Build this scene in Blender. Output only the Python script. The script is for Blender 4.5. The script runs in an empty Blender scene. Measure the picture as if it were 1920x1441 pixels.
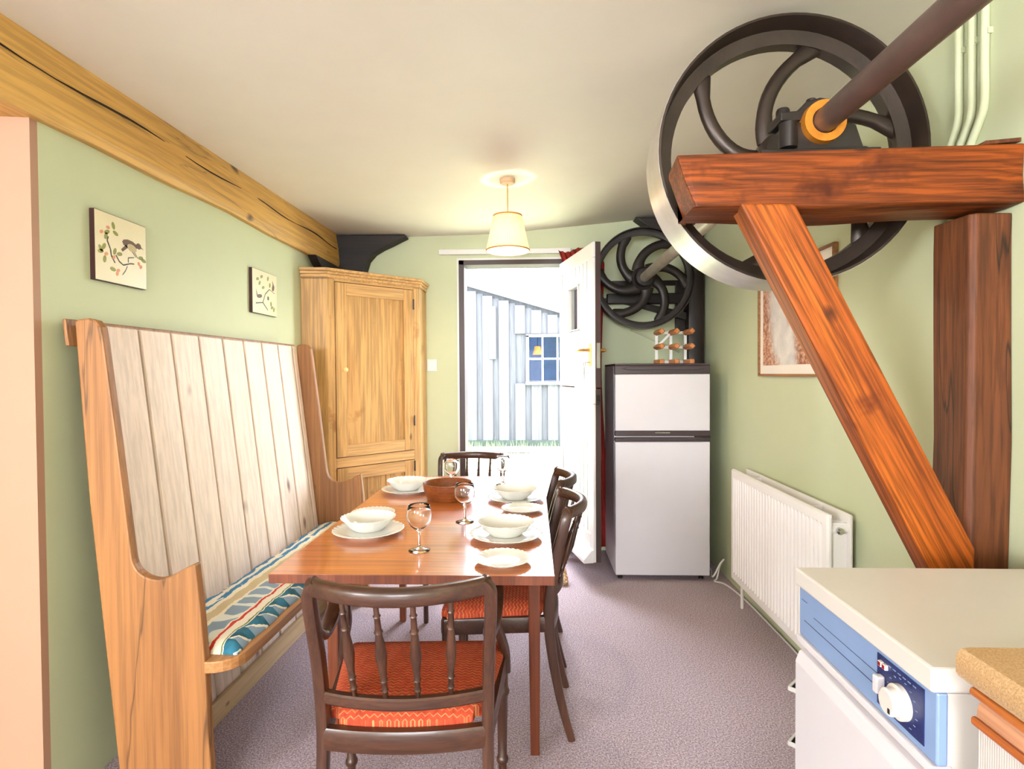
import bpy, bmesh, math, random
from mathutils import Vector, Matrix, Euler
random.seed(7)
C = bpy.context.scene.collection
S = bpy.context.scene
PI = math.pi

# ------------------------------------------------------------------ camera
cam_d = bpy.data.cameras.new('camera')
cam_d.sensor_width = 36.0
cam_d.lens = 1050.0 / 1920.0 * 36.0
cam_d.clip_start = 0.02
cam = bpy.data.objects.new('camera', cam_d)
C.objects.link(cam)
_R = Vector((0.99925744, 0.03806038, -0.00599878))      # camera right / up / forward in room axes
_U = Vector((0.00525905, 0.01950595, 0.99979591))
_F = Vector((-0.03816963, 0.99908504, -0.0192913))
mw = Matrix(((_R.x, _U.x, -_F.x, 0), (_R.y, _U.y, -_F.y, 0), (_R.z, _U.z, -_F.z, 1.28), (0, 0, 0, 1)))
cam.matrix_world = mw
S.camera = cam

# ------------------------------------------------------------------ light and exposure
vs = S.view_settings
S.display_settings.display_device = 'sRGB'
vs.view_transform = 'Standard'
vs.look = 'None'
vs.exposure = 0.0
vs.gamma = 1.0
vs.use_curve_mapping = False
SKY = 27.0
w = bpy.data.worlds.new('sky')
S.world = w
w.use_nodes = True
bg = w.node_tree.nodes['Background']
bg.inputs['Color'].default_value = (0.88, 0.94, 1.06, 1)
bg.inputs['Strength'].default_value = SKY


def area(name, loc, direction, sx, sy, power, col):
    d = bpy.data.lights.new(name, 'AREA')
    d.shape = 'RECTANGLE'
    d.size = sx
    d.size_y = sy
    d.energy = power
    d.color = col
    o = bpy.data.objects.new(name, d)
    C.objects.link(o)
    o.location = loc
    o.rotation_euler = Vector(direction).to_track_quat('-Z', 'Y').to_euler()
    return o


# interior fill added behind the camera: area lights set in unseen window openings
area('interior_fill_front', (-0.6, -4.13, 1.5), (0, 1, -0.03), 1.9, 1.2, 120, (1.0, 0.97, 0.95))
area('interior_fill_side', (-2.73, -2.2, 1.5), (1, 0.3, -0.03), 1.5, 1.1, 105, (1.0, 0.97, 0.95))
# portal: helps the sky find its way through the doorway
pt = area('doorway_portal', (-0.15, 4.32, 1.1), (0, -1, 0), 0.72, 1.98, 1, (1, 1, 1))
pt.data.cycles.is_portal = True


def bulb(name, loc, power, r, col):
    d = bpy.data.lights.new(name, 'POINT')
    d.energy = power
    d.shadow_soft_size = r
    d.color = col
    o = bpy.data.objects.new(name, d)
    C.objects.link(o)
    o.location = loc
    return o


bulb('kitchen_ceiling_bulb', (0.62, 0.25, 2.2), 8, 0.04, (1.0, 0.9, 0.76))


# ------------------------------------------------------------------ colour + material helpers
def lin(v):
    v /= 255.0
    return v / 12.92 if v <= 0.04045 else ((v + 0.055) / 1.055) ** 2.4


def c(r, g, b):
    return (lin(r), lin(g), lin(b), 1.0)


class NT:
    def __init__(s, name):
        s.m = bpy.data.materials.new(name)
        s.m.use_nodes = True
        s.t = s.m.node_tree
        s.b = s.t.nodes['Principled BSDF']

    def n(s, typ, **kw):
        nd = s.t.nodes.new(typ)
        for k, v in kw.items():
            setattr(nd, k, v)
        return nd

    def l(s, a, b):
        s.t.links.new(a, b)

    def set(s, **kw):
        for k, v in kw.items():
            s.b.inputs[k.replace('_', ' ')].default_value = v

    def coords(s, scale=(1, 1, 1), kind='Object', rot=(0, 0, 0), rnd=False):
        tc = s.n('ShaderNodeTexCoord')
        mp = s.n('ShaderNodeMapping')
        mp.inputs['Scale'].default_value = scale
        mp.inputs['Rotation'].default_value = rot
        s.l(tc.outputs[kind], mp.inputs['Vector'])
        if rnd:
            oi = s.n('ShaderNodeObjectInfo')
            mu = s.n('ShaderNodeMath', operation='MULTIPLY')
            mu.inputs[1].default_value = 37.0
            s.l(oi.outputs['Random'], mu.inputs[0])
            s.l(mu.outputs[0], mp.inputs['Location'])
        return mp.outputs['Vector']

    def noise(s, vec, scale=5, detail=4, rough=0.55, dist=0.0):
        nd = s.n('ShaderNodeTexNoise')
        nd.inputs['Scale'].default_value = scale
        nd.inputs['Detail'].default_value = detail
        nd.inputs['Roughness'].default_value = rough
        nd.inputs['Distortion'].default_value = dist
        s.l(vec, nd.inputs['Vector'])
        return nd.outputs['Fac']

    def ramp(s, fac, stops, interp='LINEAR'):
        nd = s.n('ShaderNodeValToRGB')
        cr = nd.color_ramp
        cr.interpolation = interp
        while len(cr.elements) < len(stops):
            cr.elements.new(0.5)
        for e, (p, col) in zip(cr.elements, stops):
            e.position = p
            e.color = col
        s.l(fac, nd.inputs['Fac'])
        return nd.outputs['Color']

    def mix(s, fac, a, b, mode='MIX'):
        nd = s.n('ShaderNodeMix', data_type='RGBA', blend_type=mode)
        if isinstance(fac, (int, float)):
            nd.inputs[0].default_value = fac
        else:
            s.l(fac, nd.inputs[0])
        for v, i in ((a, 6), (b, 7)):
            if isinstance(v, tuple):
                nd.inputs[i].default_value = v
            else:
                s.l(v, nd.inputs[i])
        return nd.outputs[2]

    def math(s, op, a, b=None):
        nd = s.n('ShaderNodeMath', operation=op)
        for v, i in ((a, 0), (b, 1)):
            if v is None:
                continue
            if isinstance(v, (int, float)):
                nd.inputs[i].default_value = v
            else:
                s.l(v, nd.inputs[i])
        return nd.outputs[0]

    def bump(s, h, strength=0.3, dist=0.002):
        nd = s.n('ShaderNodeBump')
        nd.inputs['Strength'].default_value = strength
        nd.inputs['Distance'].default_value = dist
        s.l(h, nd.inputs['Height'])
        s.l(nd.outputs[0], s.b.inputs['Normal'])

    def color(s, out):
        s.l(out, s.b.inputs['Base Color'])


def plain(name, col, rough=0.5, metal=0.0, vary=0.06, vscale=6.0, bump=0.0, bscale=200.0, **kw):
    """a paint / plastic / metal with slight mottling"""
    t = NT(name)
    t.set(Roughness=rough, Metallic=metal, **kw)
    v = t.coords()
    f = t.noise(v, vscale, 5)
    d = tuple(x * (1 - vary) for x in col[:3]) + (1,)
    u = tuple(min(1, x * (1 + vary)) for x in col[:3]) + (1,)
    t.color(t.ramp(f, [(0.3, d), (0.7, u)]))
    if bump:
        t.bump(t.noise(v, bscale, 3), bump, 0.0015)
    return t.m


def wood(name, light, dark, axis='Z', rough=0.45, cross=10.0, along=0.7, contrast=0.5, knots=0.0, knotcol=None,
         fine=0.35, bump=0.15, tone=0.12, coat=0.0, cracks=0.0, line=0.0, spots=None, flat=None, spec=0.5, coat_ior=1.5):
    t = NT(name)
    t.set(Roughness=rough, Specular_IOR_Level=spec)
    if coat:
        t.set(Coat_Weight=coat, Coat_Roughness=0.1, Coat_IOR=coat_ior)
    ai = 'XYZ'.index(axis)
    sc = [cross] * 3
    sc[ai] = along
    v = t.coords(tuple(sc), rnd=True)
    f1 = t.noise(v, 1.0, 5, 0.6, 0.9)
    base = t.ramp(f1, [(0.5 - contrast * 0.4, dark), (0.5 + contrast * 0.4, light)])
    sc2 = [cross * 9] * 3
    sc2[ai] = along * 5
    v2 = t.coords(tuple(sc2), rnd=True)
    f2 = t.noise(v2, 1.0, 3, 0.6)
    g = t.ramp(f2, [(0.41, (1 - fine, 1 - fine, 1 - fine, 1)), (0.57, (1, 1, 1, 1))])
    base = t.mix(1.0, base, g, 'MULTIPLY')
    if line:
        sc3 = [0.35 * cross] * 3
        sc3[ai] = along * 0.4
        v3 = t.coords(tuple(sc3), rnd=True)
        nd = t.n('ShaderNodeTexWave', wave_type='BANDS', bands_direction='DIAGONAL')
        nd.inputs['Scale'].default_value = 5.0
        nd.inputs['Distortion'].default_value = 4.0
        nd.inputs['Detail'].default_value = 2.0
        t.l(v3, nd.inputs['Vector'])
        wv = t.ramp(nd.outputs['Fac'], [(0.0, (1 - line,) * 3 + (1,)), (0.45, (1, 1, 1, 1))])
        base = t.mix(1.0, base, wv, 'MULTIPLY')
    if knots:
        sk = [5.0] * 3
        sk[ai] = 2.6
        if flat:
            sk['XYZ'.index(flat)] = 0.0
        vk = t.coords(tuple(sk), rnd=True)
        if flat:
            dn = t.n('ShaderNodeVectorMath', operation='MULTIPLY')
            dn.inputs[1].default_value = tuple(0.0 if q == flat else 1.0 for q in 'XYZ')
            t.l(vk, dn.inputs[0])
            ns = t.n('ShaderNodeTexNoise')
            ns.inputs['Scale'].default_value = 3.0
            t.l(dn.outputs[0], ns.inputs['Vector'])
            ad = t.n('ShaderNodeMix', data_type='VECTOR')
            ad.inputs[0].default_value = 0.12
            t.l(dn.outputs[0], ad.inputs[4])
            t.l(ns.outputs['Color'], ad.inputs[5])
            vk = ad.outputs[1]
        vo = t.n('ShaderNodeTexVoronoi')
        vo.inputs['Scale'].default_value = 1.0
        t.l(vk, vo.inputs['Vector'])
        km = t.ramp(vo.outputs['Distance'], [(0.045 * knots, (1, 1, 1, 1)), (0.13 * knots, (0, 0, 0, 1))])
        base = t.mix(km, base, knotcol or dark)
    if cracks:
        sk = [7.0] * 3
        sk[ai] = 0.45
        vk = t.coords(tuple(sk), rnd=True)
        fk = t.noise(vk, 1.0, 4, 0.5, 0.3)
        ck = t.math('ABSOLUTE', t.math('SUBTRACT', fk, 0.5))
        km = t.ramp(ck, [(0.0, (cracks,) * 3 + (1,)), (0.008, (0, 0, 0, 1))])
        base = t.mix(km, base, (0.01, 0.006, 0.003, 1))
    if tone:
        oi = t.n('ShaderNodeObjectInfo')
        tn = t.ramp(oi.outputs['Random'], [(0, (1 - tone,) * 3 + (1,)), (1, (1, 1, 1, 1))])
        base = t.mix(1.0, base, tn, 'MULTIPLY')
    if spots:
        vs_ = t.coords((4, 4, 4), rnd=True)
        fs = t.noise(vs_, 1.2, 4, 0.6)
        sm = t.ramp(fs, [(0.6, (0, 0, 0, 1)), (0.72, (1, 1, 1, 1))])
        base = t.mix(sm, base, spots)
    t.color(base)
    t.bump(f2, bump, 0.002)
    return t.m


# ------------------------------------------------------------------ geometry helpers
class B:
    def __init__(s):
        s.bm = bmesh.new()
        s.mi = 0

    def face(s, vs):
        try:
            f = s.bm.faces.new(vs)
            f.material_index = s.mi
            return f
        except ValueError:
            return None

    def box(s, x0, x1, y0, y1, z0, z1, M=None):
        P = [(x0, y0, z0), (x1, y0, z0), (x1, y1, z0), (x0, y1, z0), (x0, y0, z1), (x1, y0, z1), (x1, y1, z1), (x0, y1, z1)]
        v = [s.bm.verts.new(M @ Vector(p) if M else p) for p in P]
        for q in ((0, 3, 2, 1), (4, 5, 6, 7), (0, 1, 5, 4), (1, 2, 6, 5), (2, 3, 7, 6), (3, 0, 4, 7)):
            s.face([v[i] for i in q])
        return s

    def prism(s, pts, axis, a0, a1, M=None):
        """closed 2-D outline extruded along axis. axis X: pts=(y,z); Y: (x,z); Z: (x,y)"""
        def mk(p, a):
            q = {'X': (a, p[0], p[1]), 'Y': (p[0], a, p[1]), 'Z': (p[0], p[1], a)}[axis]
            return s.bm.verts.new(M @ Vector(q) if M else q)
        A = [mk(p, a0) for p in pts]
        D = [mk(p, a1) for p in pts]
        n = len(pts)
        s.face(A[::-1])
        s.face(D)
        for i in range(n):
            s.face([A[i], A[(i + 1) % n], D[(i + 1) % n], D[i]])
        return s

    def loft(s, rings, closed=True, cap=True):
        R = [[s.bm.verts.new(p) for p in r] for r in rings]
        n = len(R[0])
        for a, b in zip(R, R[1:]):
            for i in range(n if closed else n - 1):
                s.face([a[i], a[(i + 1) % n], b[(i + 1) % n], b[i]])
        if cap and closed:
            s.face(R[0][::-1])
            s.face(R[-1])
        return s

    def sweep(s, path, w, h, side=None, n=8, sq=2.0, cap=True):
        """super-ellipse section (sq=2 round, larger = squarer) along a path; side = fixed width direction"""
        path = [Vector(p) for p in path]
        k = len(path)
        W = w if isinstance(w, (list, tuple)) else [w] * k
        H = h if isinstance(h, (list, tuple)) else [h] * k
        rings = []
        prev = None
        for i, p in enumerate(path):
            t = (path[min(i + 1, k - 1)] - path[max(i - 1, 0)]).normalized()
            if side is not None:
                a = Vector(side)
            else:
                a = prev if prev is not None else (Vector((0, 0, 1)) if abs(t.z) < 0.9 else Vector((1, 0, 0)))
            a = (a - t * a.dot(t)).normalized()
            prev = a
            b = t.cross(a)
            r = []
            for j in range(n):
                th = 2 * PI * (j + 0.5) / n
                cx, sx = math.cos(th), math.sin(th)
                e = 2.0 / sq
                r.append(p + a * (W[i] / 2 * math.copysign(abs(cx) ** e, cx)) + b * (H[i] / 2 * math.copysign(abs(sx) ** e, sx)))
            rings.append(r)
        return s.loft(rings, True, cap)

    def tube(s, path, r, n=10, cap=True):
        rr = [2 * x for x in r] if isinstance(r, (list, tuple)) else 2 * r
        return s.sweep(path, rr, rr, None, n, 2.0, cap)

    def lathe(s, prof, n=32, axis='Z', at=(0, 0, 0), mod=None, close=False):
        """prof: list of (radius, height); mod(r, h, theta)->radius"""
        at = Vector(at)
        rings = []
        for (r, h) in prof:
            ring = []
            for j in range(n):
                th = 2 * PI * j / n
                q = mod(r, h, th) if mod else r
                if isinstance(q, tuple):
                    q, hh = q
                else:
                    hh = h
                x, y = q * math.cos(th), q * math.sin(th)
                ring.append(at + Vector({'Z': (x, y, hh), 'Y': (x, hh, y), 'X': (hh, x, y)}[axis]))
            rings.append(ring)
        if close:
            rings.append(rings[0])
            R = [[s.bm.verts.new(p) for p in r] for r in rings[:-1]]
            R.append(R[0])
            for a, b in zip(R, R[1:]):
                for i in range(n):
                    s.face([a[i], a[(i + 1) % n], b[(i + 1) % n], b[i]])
            return s
        return s.loft(rings, True, True)

    def build(s, name, mat, parent=None, smooth=False, bevel=0.0, seg=2, loc=None, rot=None, sub=0):
        bmesh.ops.remove_doubles(s.bm, verts=s.bm.verts[:], dist=1e-6)
        bmesh.ops.recalc_face_normals(s.bm, faces=s.bm.faces[:])
        me = bpy.data.meshes.new(name)
        s.bm.to_mesh(me)
        s.bm.free()
        for m in (mat if isinstance(mat, (list, tuple)) else [mat]):
            me.materials.append(m)
        if smooth:
            me.polygons.foreach_set('use_smooth', [True] * len(me.polygons))
            if smooth != 'all':
                me.set_sharp_from_angle(angle=math.radians(smooth if isinstance(smooth, (int, float)) and smooth > 1 else 40))
        o = bpy.data.objects.new(name, me)
        C.objects.link(o)
        if parent:
            o.parent = parent
        if loc:
            o.location = loc
        if rot:
            o.rotation_euler = rot
        if bevel:
            b = o.modifiers.new('bevel', 'BEVEL')
            b.width = bevel
            b.segments = seg
            b.limit_method = 'ANGLE'
            b.angle_limit = math.radians(40)
        if sub:
            b = o.modifiers.new('sub', 'SUBSURF')
            b.levels = b.render_levels = sub
        return o


def tag(o, label=None, cat=None, group=None, kind=None):
    if label:
        o['label'] = label
    if cat:
        o['category'] = cat
    if group:
        o['group'] = group
    if kind:
        o['kind'] = kind
    return o


def thing(name, label, cat, loc=(0, 0, 0), rotz=0.0, group=None):
    o = bpy.data.objects.new(name, None)
    o.empty_display_size = 0.05
    C.objects.link(o)
    o.location = loc
    o.rotation_euler = (0, 0, rotz)
    return tag(o, label, cat, group)


def copy_tree(o, parent=None):
    k = o.copy()
    C.objects.link(k)
    k.parent = parent
    for ch in [x for x in S.objects if x.parent == o]:
        copy_tree(ch, k)
    return k


def dup(o, loc, rotz, label, group=None):
    k = copy_tree(o)
    k.location = loc
    k.rotation_euler = (0, 0, rotz)
    k['label'] = label
    if group:
        k['group'] = group
    return k


def smooth_path(pts, n=6):
    P = [Vector(p) for p in pts]
    out = []
    for i in range(len(P) - 1):
        p0, p1, p2, p3 = P[max(i - 1, 0)], P[i], P[i + 1], P[min(i + 2, len(P) - 1)]
        for j in range(n):
            t = j / n
            out.append(0.5 * ((2 * p1) + (p2 - p0) * t + (2 * p0 - 5 * p1 + 4 * p2 - p3) * t * t + (3 * p1 - p0 - 3 * p2 + p3) * t ** 3))
    out.append(P[-1])
    return out


def lerp(a, b, t):
    return a + (b - a) * t


# ------------------------------------------------------------------ materials
def paint(name, col, vary=0.03):
    t = NT(name)
    t.set(Roughness=0.6)
    v = t.coords()
    f = t.noise(v, 2.0, 6, 0.6)
    t.color(t.ramp(f, [(0.3, tuple(x * (1 - vary) for x in col[:3]) + (1,)), (0.7, tuple(x * (1 + vary) for x in col[:3]) + (1,))]))
    t.bump(t.noise(v, 60, 4), 0.08, 0.002)
    return t.m


M_sage = paint('sage_green_wall_paint', c(197, 203, 167))
M_peach = paint('pinkish_beige_wall_paint', c(176, 136, 112))
M_ceil = paint('off_white_ceiling_paint', c(224, 218, 208))
M_white = plain('white_gloss_paint', c(222, 220, 218), 0.3, vary=0.02)
M_appl = plain('white_enamel', c(206, 201, 204), 0.35, vary=0.015)
M_cream = plain('cream_enamel', c(204, 198, 190), 0.4, vary=0.02)
M_rad = plain('radiator_white', c(236, 232, 228), 0.35, vary=0.015)
M_darkframe = plain('dark_brown_paint', c(62, 46, 44), 0.45, vary=0.1)
M_blacktimber = wood('black_tarred_timber', c(46, 34, 30), c(16, 12, 11), 'X', rough=0.6, tone=0)
M_blackpost = wood('black_stained_post', c(52, 30, 20), c(14, 9, 8), 'Z', rough=0.5, tone=0)
M_iron = plain('black_painted_iron', c(40, 34, 32), 0.38, 0.35, vary=0.25, vscale=14, bump=0.25, bscale=90)
M_iron2 = plain('brown_black_cast_iron', c(58, 47, 40), 0.36, 0.4, vary=0.22, vscale=12, bump=0.3, bscale=80)
M_steel = plain('worn_bright_steel', c(196, 190, 184), 0.38, 0.75, vary=0.12, vscale=9, bump=0.15, bscale=60)
M_shaft = plain('brown_oiled_steel', c(104, 86, 80), 0.4, 0.45, vary=0.2, vscale=10, bump=0.2, bscale=70)
M_shaft2 = plain('grey_painted_steel', c(176, 168, 152), 0.4, 0.4, vary=0.15, vscale=12)
M_bronze = plain('orange_bronze_bush', c(206, 132, 44), 0.4, 0.5, vary=0.2, vscale=30)
M_chrome = plain('chrome', c(205, 205, 205), 0.2, 1.0, vary=0.03)
M_brass = plain('brass', c(208, 160, 84), 0.3, 0.9, vary=0.06)
M_beam = wood('honey_yellow_pine_beam', c(230, 182, 100), c(186, 134, 60), 'Y', rough=0.5, cross=7, along=0.5, contrast=0.8, knots=0.75, flat='X',
              knotcol=c(92, 58, 24), fine=0.22, tone=0, cracks=0.4)
M_frame = wood('red_brown_pitch_pine', c(168, 82, 26), c(60, 24, 8), 'X', flat='Y', rough=0.5, spec=0.22, cross=16, along=0.8, contrast=0.7, knots=0.6,
               knotcol=c(38, 14, 6), fine=0.45, tone=0, bump=0.3, spots=c(70, 26, 8), line=0.3)
M_brace = wood('orange_pitch_pine_brace', c(198, 104, 30), c(110, 44, 12), 'Z', flat='Y', rough=0.48, spec=0.25, cross=16, along=0.8, contrast=0.7, knots=0.6,
               knotcol=c(38, 14, 6), fine=0.45, tone=0, bump=0.3, spots=c(88, 34, 10), line=0.3)
M_post = wood('dark_red_oak_post', c(130, 74, 40), c(58, 28, 13), 'Z', rough=0.55, spec=0.3, cross=9, along=0.8, contrast=0.8, fine=0.4, tone=0,
              bump=0.35, cracks=0.9)
M_endpine = wood('orange_pine_end', c(180, 124, 70), c(134, 86, 46), 'Z', flat='Y', rough=0.5, cross=9, along=0.45, contrast=0.7, knots=0.6,
                 knotcol=c(104, 56, 24), fine=0.25, tone=0.05, cracks=0.6)
M_palepine = wood('pale_washed_pine', c(246, 228, 214), c(232, 208, 188), 'Z', flat='X', rough=0.5, cross=8, along=0.5, contrast=0.9, knots=0.8,
                  knotcol=c(128, 96, 84), fine=0.14, tone=0.07, line=0.06)
M_palepine_y = wood('pale_washed_pine_rail', c(226, 200, 160), c(200, 166, 118), 'Y', rough=0.5, cross=8, along=0.5, contrast=0.9, knots=0.4,
                    knotcol=c(140, 100, 70), fine=0.14, tone=0.04)
M_seatpine = wood('pine_seat_board', c(196, 142, 88), c(160, 104, 56), 'Y', rough=0.45, cross=9, along=0.5, fine=0.25, tone=0.04)
M_groove = plain('dark_brown_groove', c(92, 48, 28), 0.7, vary=0.1)
M_cup = wood('old_stripped_pine', c(230, 184, 120), c(198, 146, 84), 'Z', flat='Y', rough=0.45, cross=8, along=0.5, contrast=0.8, knots=0.6,
             knotcol=c(88, 50, 24), fine=0.34, tone=0.08, spots=c(166, 114, 62))
M_cuph = wood('old_stripped_pine_cross', c(232, 188, 128), c(202, 150, 90), 'X', rough=0.45, cross=8, along=0.5, contrast=0.8, knots=0.4,
              knotcol=c(98, 58, 30), fine=0.28, tone=0.08)
M_table = wood('teak_veneer', c(226, 132, 56), c(184, 94, 34), 'X', rough=0.36, cross=14, along=0.5, contrast=0.8, fine=0.3, tone=0, coat=1.0, coat_ior=1.75, bump=0.03)
M_tleg = wood('teak_leg', c(132, 68, 36), c(92, 42, 20), 'Z', rough=0.35, cross=16, along=0.7, fine=0.25, tone=0.05)
M_mahog = wood('dark_mahogany', c(90, 54, 36), c(46, 27, 18), 'Z', rough=0.34, cross=18, along=1.0, contrast=0.7, fine=0.3, tone=0.05, coat=0.15)
M_mahogx = wood('dark_mahogany_rail', c(90, 54, 36), c(46, 27, 18), 'X', rough=0.34, cross=18, along=1.0, contrast=0.7, fine=0.3, tone=0.05, coat=0.15)
M_bowlwood = wood('turned_brown_wood', c(150, 82, 38), c(110, 54, 22), 'X', rough=0.35, cross=26, along=3, fine=0.3, tone=0)
M_peg = wood('beech_peg', c(216, 146, 86), c(188, 112, 58), 'Y', rough=0.5, cross=20, along=3, fine=0.2, tone=0.06)
M_kitwood = wood('orange_oak_rail', c(196, 112, 48), c(156, 78, 30), 'Y', rough=0.4, cross=16, along=1, fine=0.25, tone=0)
M_kitpink = wood('pale_pinkish_oak', c(206, 152, 116), c(184, 126, 92), 'Y', rough=0.45, cross=16, along=1, fine=0.2, tone=0)
M_china = plain('white_opal_china', c(226, 225, 218), 0.12, vary=0.01)
M_red = plain('red_curtain_cloth', c(150, 34, 22), 0.8, vary=0.2, vscale=20)

t = NT('mauve_brown_carpet')
t.set(Roughness=0.95)
v = t.coords()
f = t.noise(v, 170, 3, 0.7)
big = t.noise(v, 1.5, 3)
col = t.ramp(f, [(0.32, c(116, 100, 108)), (0.5, c(178, 160, 168)), (0.68, c(230, 217, 224))])
t.color(t.mix(1.0, col, t.ramp(big, [(0.3, (0.9, 0.88, 0.88, 1)), (0.7, (1, 1, 1, 1))]), 'MULTIPLY'))
t.bump(f, 0.6, 0.004)
M_carpet = t.m

t = NT('red_woven_upholstery')
t.set(Roughness=0.85)
v = t.coords((105, 80, 40))
wv = t.n('ShaderNodeTexWave', wave_type='BANDS', bands_direction='Y')
wv.inputs['Scale'].default_value = 0.42
wv.inputs['Distortion'].default_value = 0
vv = t.coords((105, 80, 40))
sep = t.n('ShaderNodeSeparateXYZ')
t.l(vv, sep.inputs[0])
zig = t.math('PINGPONG', sep.outputs[0], 1.0)
ph = t.math('ADD', sep.outputs[1], t.math('MULTIPLY', zig, 0.55))
stripe = t.math('PINGPONG', ph, 0.5)
f = t.noise(v, 0.9, 4, 0.7)
k = t.ramp(stripe, [(0.0, (0, 0, 0, 1)), (0.36, (0, 0, 0, 1)), (0.48, (1, 1, 1, 1))])
base = t.ramp(f, [(0.3, c(150, 46, 20)), (0.7, c(196, 72, 36))])
brk = t.ramp(t.noise(v, 0.55, 2), [(0.35, (0.35, 0.35, 0.35, 1)), (0.6, (0.95, 0.95, 0.95, 1))])
kk = t.mix(1.0, k, brk, 'MULTIPLY')
t.color(t.mix(kk, base, c(218, 150, 92)))
t.bump(stripe, 0.25, 0.002)
M_uphol = t.m

t = NT('clear_glass')
t.set(Roughness=0.0, Transmission_Weight=1.0, IOR=1.45)
t.b.inputs['Base Color'].default_value = (0.97, 0.98, 0.98, 1)
M_glass = t.m

t = NT('window_glass')
t.set(Roughness=0.02, Transmission_Weight=1.0, IOR=1.1)
t.b.inputs['Base Color'].default_value = (0.9, 0.93, 0.95, 1)
M_pane = t.m

t = NT('pleated_lampshade_cloth')
t.set(Roughness=0.8, Transmission_Weight=0.0)
tc = t.n('ShaderNodeTexCoord')
sep = t.n('ShaderNodeSeparateXYZ')
t.l(tc.outputs['Object'], sep.inputs[0])
an = t.math('ARCTAN2', sep.outputs[0], sep.outputs[1])
pl = t.math('SINE', t.math('MULTIPLY', an, 60.0))
pcol = t.ramp(t.math('MULTIPLY', t.math('ADD', pl, 1.0), 0.5), [(0, c(248, 232, 196)), (1, c(254, 246, 226))])
t.color(pcol)
tr = t.n('ShaderNodeBsdfTranslucent')
t.l(pcol, tr.inputs['Color'])
mx = t.n('ShaderNodeMixShader')
mx.inputs[0].default_value = 0.6
t.l(t.b.outputs[0], mx.inputs[1])
t.l(tr.outputs[0], mx.inputs[2])
t.l(mx.outputs[0], t.t.nodes['Material Output'].inputs['Surface'])
M_shade = t.m

t = NT('glowing_bulb')
t.set(Roughness=0.5)
t.b.inputs['Emission Color'].default_value = (1.0, 0.8, 0.5, 1)
t.b.inputs['Emission Strength'].default_value = 9.0
M_bulb = t.m

# ------------------------------------------------------------------ the room
XL, XR, YB = -1.412, 1.20, 4.05


def ceil_z(x, y):
    P = [(-2.9, 2.285), (-1.4, 2.285), (-0.88, 2.275), (-0.38, 2.285), (0.05, 2.312), (0.46, 2.346), (1.2, 2.412), (1.4, 2.43)]
    for (a, za), (b, zb) in zip(P, P[1:]):
        if x <= b:
            return lerp(za, zb, (x - a) / (b - a)) + 0.018 * (y - 4.05)
    return P[-1][1]


tag(B().box(-2.9, 1.3, -4.3, 4.06, -0.06, 0.0).build('floor', M_carpet), kind='structure')
b = B()
xs = [-2.9 + 4.3 * i / 24 for i in range(25)]
ys = [-4.3, 4.3]
top = [[b.bm.verts.new((x, y, ceil_z(x, y))) for y in ys] for x in xs]
up = [[b.bm.verts.new((x, y, ceil_z(x, y) + 0.1)) for y in ys] for x in xs]
for i in range(24):
    b.face([top[i][0], top[i + 1][0], top[i + 1][1], top[i][1]])
    b.face([up[i][0], up[i][1], up[i + 1][1], up[i + 1][0]])
    b.face([top[i][0], up[i][0], up[i + 1][0], top[i + 1][0]])
    b.face([top[i][1], top[i + 1][1], up[i + 1][1], up[i][1]])
b.face([top[0][0], top[0][1], up[0][1], up[0][0]])
b.face([top[24][0], up[24][0], up[24][1], top[24][1]])
tag(b.build('ceiling', M_ceil, smooth=30), kind='structure')

DX0, DX1, DZ0, DZ1 = -0.535, 0.235, 0.12, 2.10
b = B()
b.box(-1.5, DX0, YB, 4.3, -0.06, 2.45)
b.box(DX1, 1.32, YB, 4.3, -0.06, 2.45)
b.box(DX0, DX1, YB, 4.3, DZ1, 2.45)
b.box(DX0, DX1, YB, 4.3, -0.06, DZ0)
tag(b.build('wall_back', M_sage), kind='structure')
tag(B().box(-1.5, XL, 1.56, YB, -0.06, 2.32).build('wall_left', M_sage), kind='structure')
tag(B().box(-2.9, XL, 1.535, 1.56, -0.06, 2.03).build('wall_partition', M_peach), kind='structure')
tag(B().box(XR, 1.32, -4.3, YB, -0.06, 2.5).build('wall_right', M_sage), kind='structure')
b = B()
b.box(-2.9, 1.32, -4.3, -4.2, -0.06, 0.9)
b.box(-2.9, 1.32, -4.3, -4.2, 2.1, 2.5)
b.box(-2.9, -1.55, -4.3, -4.2, 0.9, 2.1)
b.box(0.35, 1.32, -4.3, -4.2, 0.9, 2.1)
tag(b.build('wall_front', M_sage), kind='structure')
b = B()
b.box(-2.9, -2.8, -4.3, 1.54, -0.06, 0.9)
b.box(-2.9, -2.8, -4.3, 1.54, 2.1, 2.4)
b.box(-2.9, -2.8, -4.3, -2.95, 0.9, 2.1)
b.box(-2.9, -2.8, -1.45, 1.54, 0.9, 2.1)
tag(b.build('wall_side', M_sage), kind='structure')
tag(B().box(-2.9, -1.5, 1.56, 1.66, 2.03, 2.3).build('trim_1', M_blacktimber), kind='structure')

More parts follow.
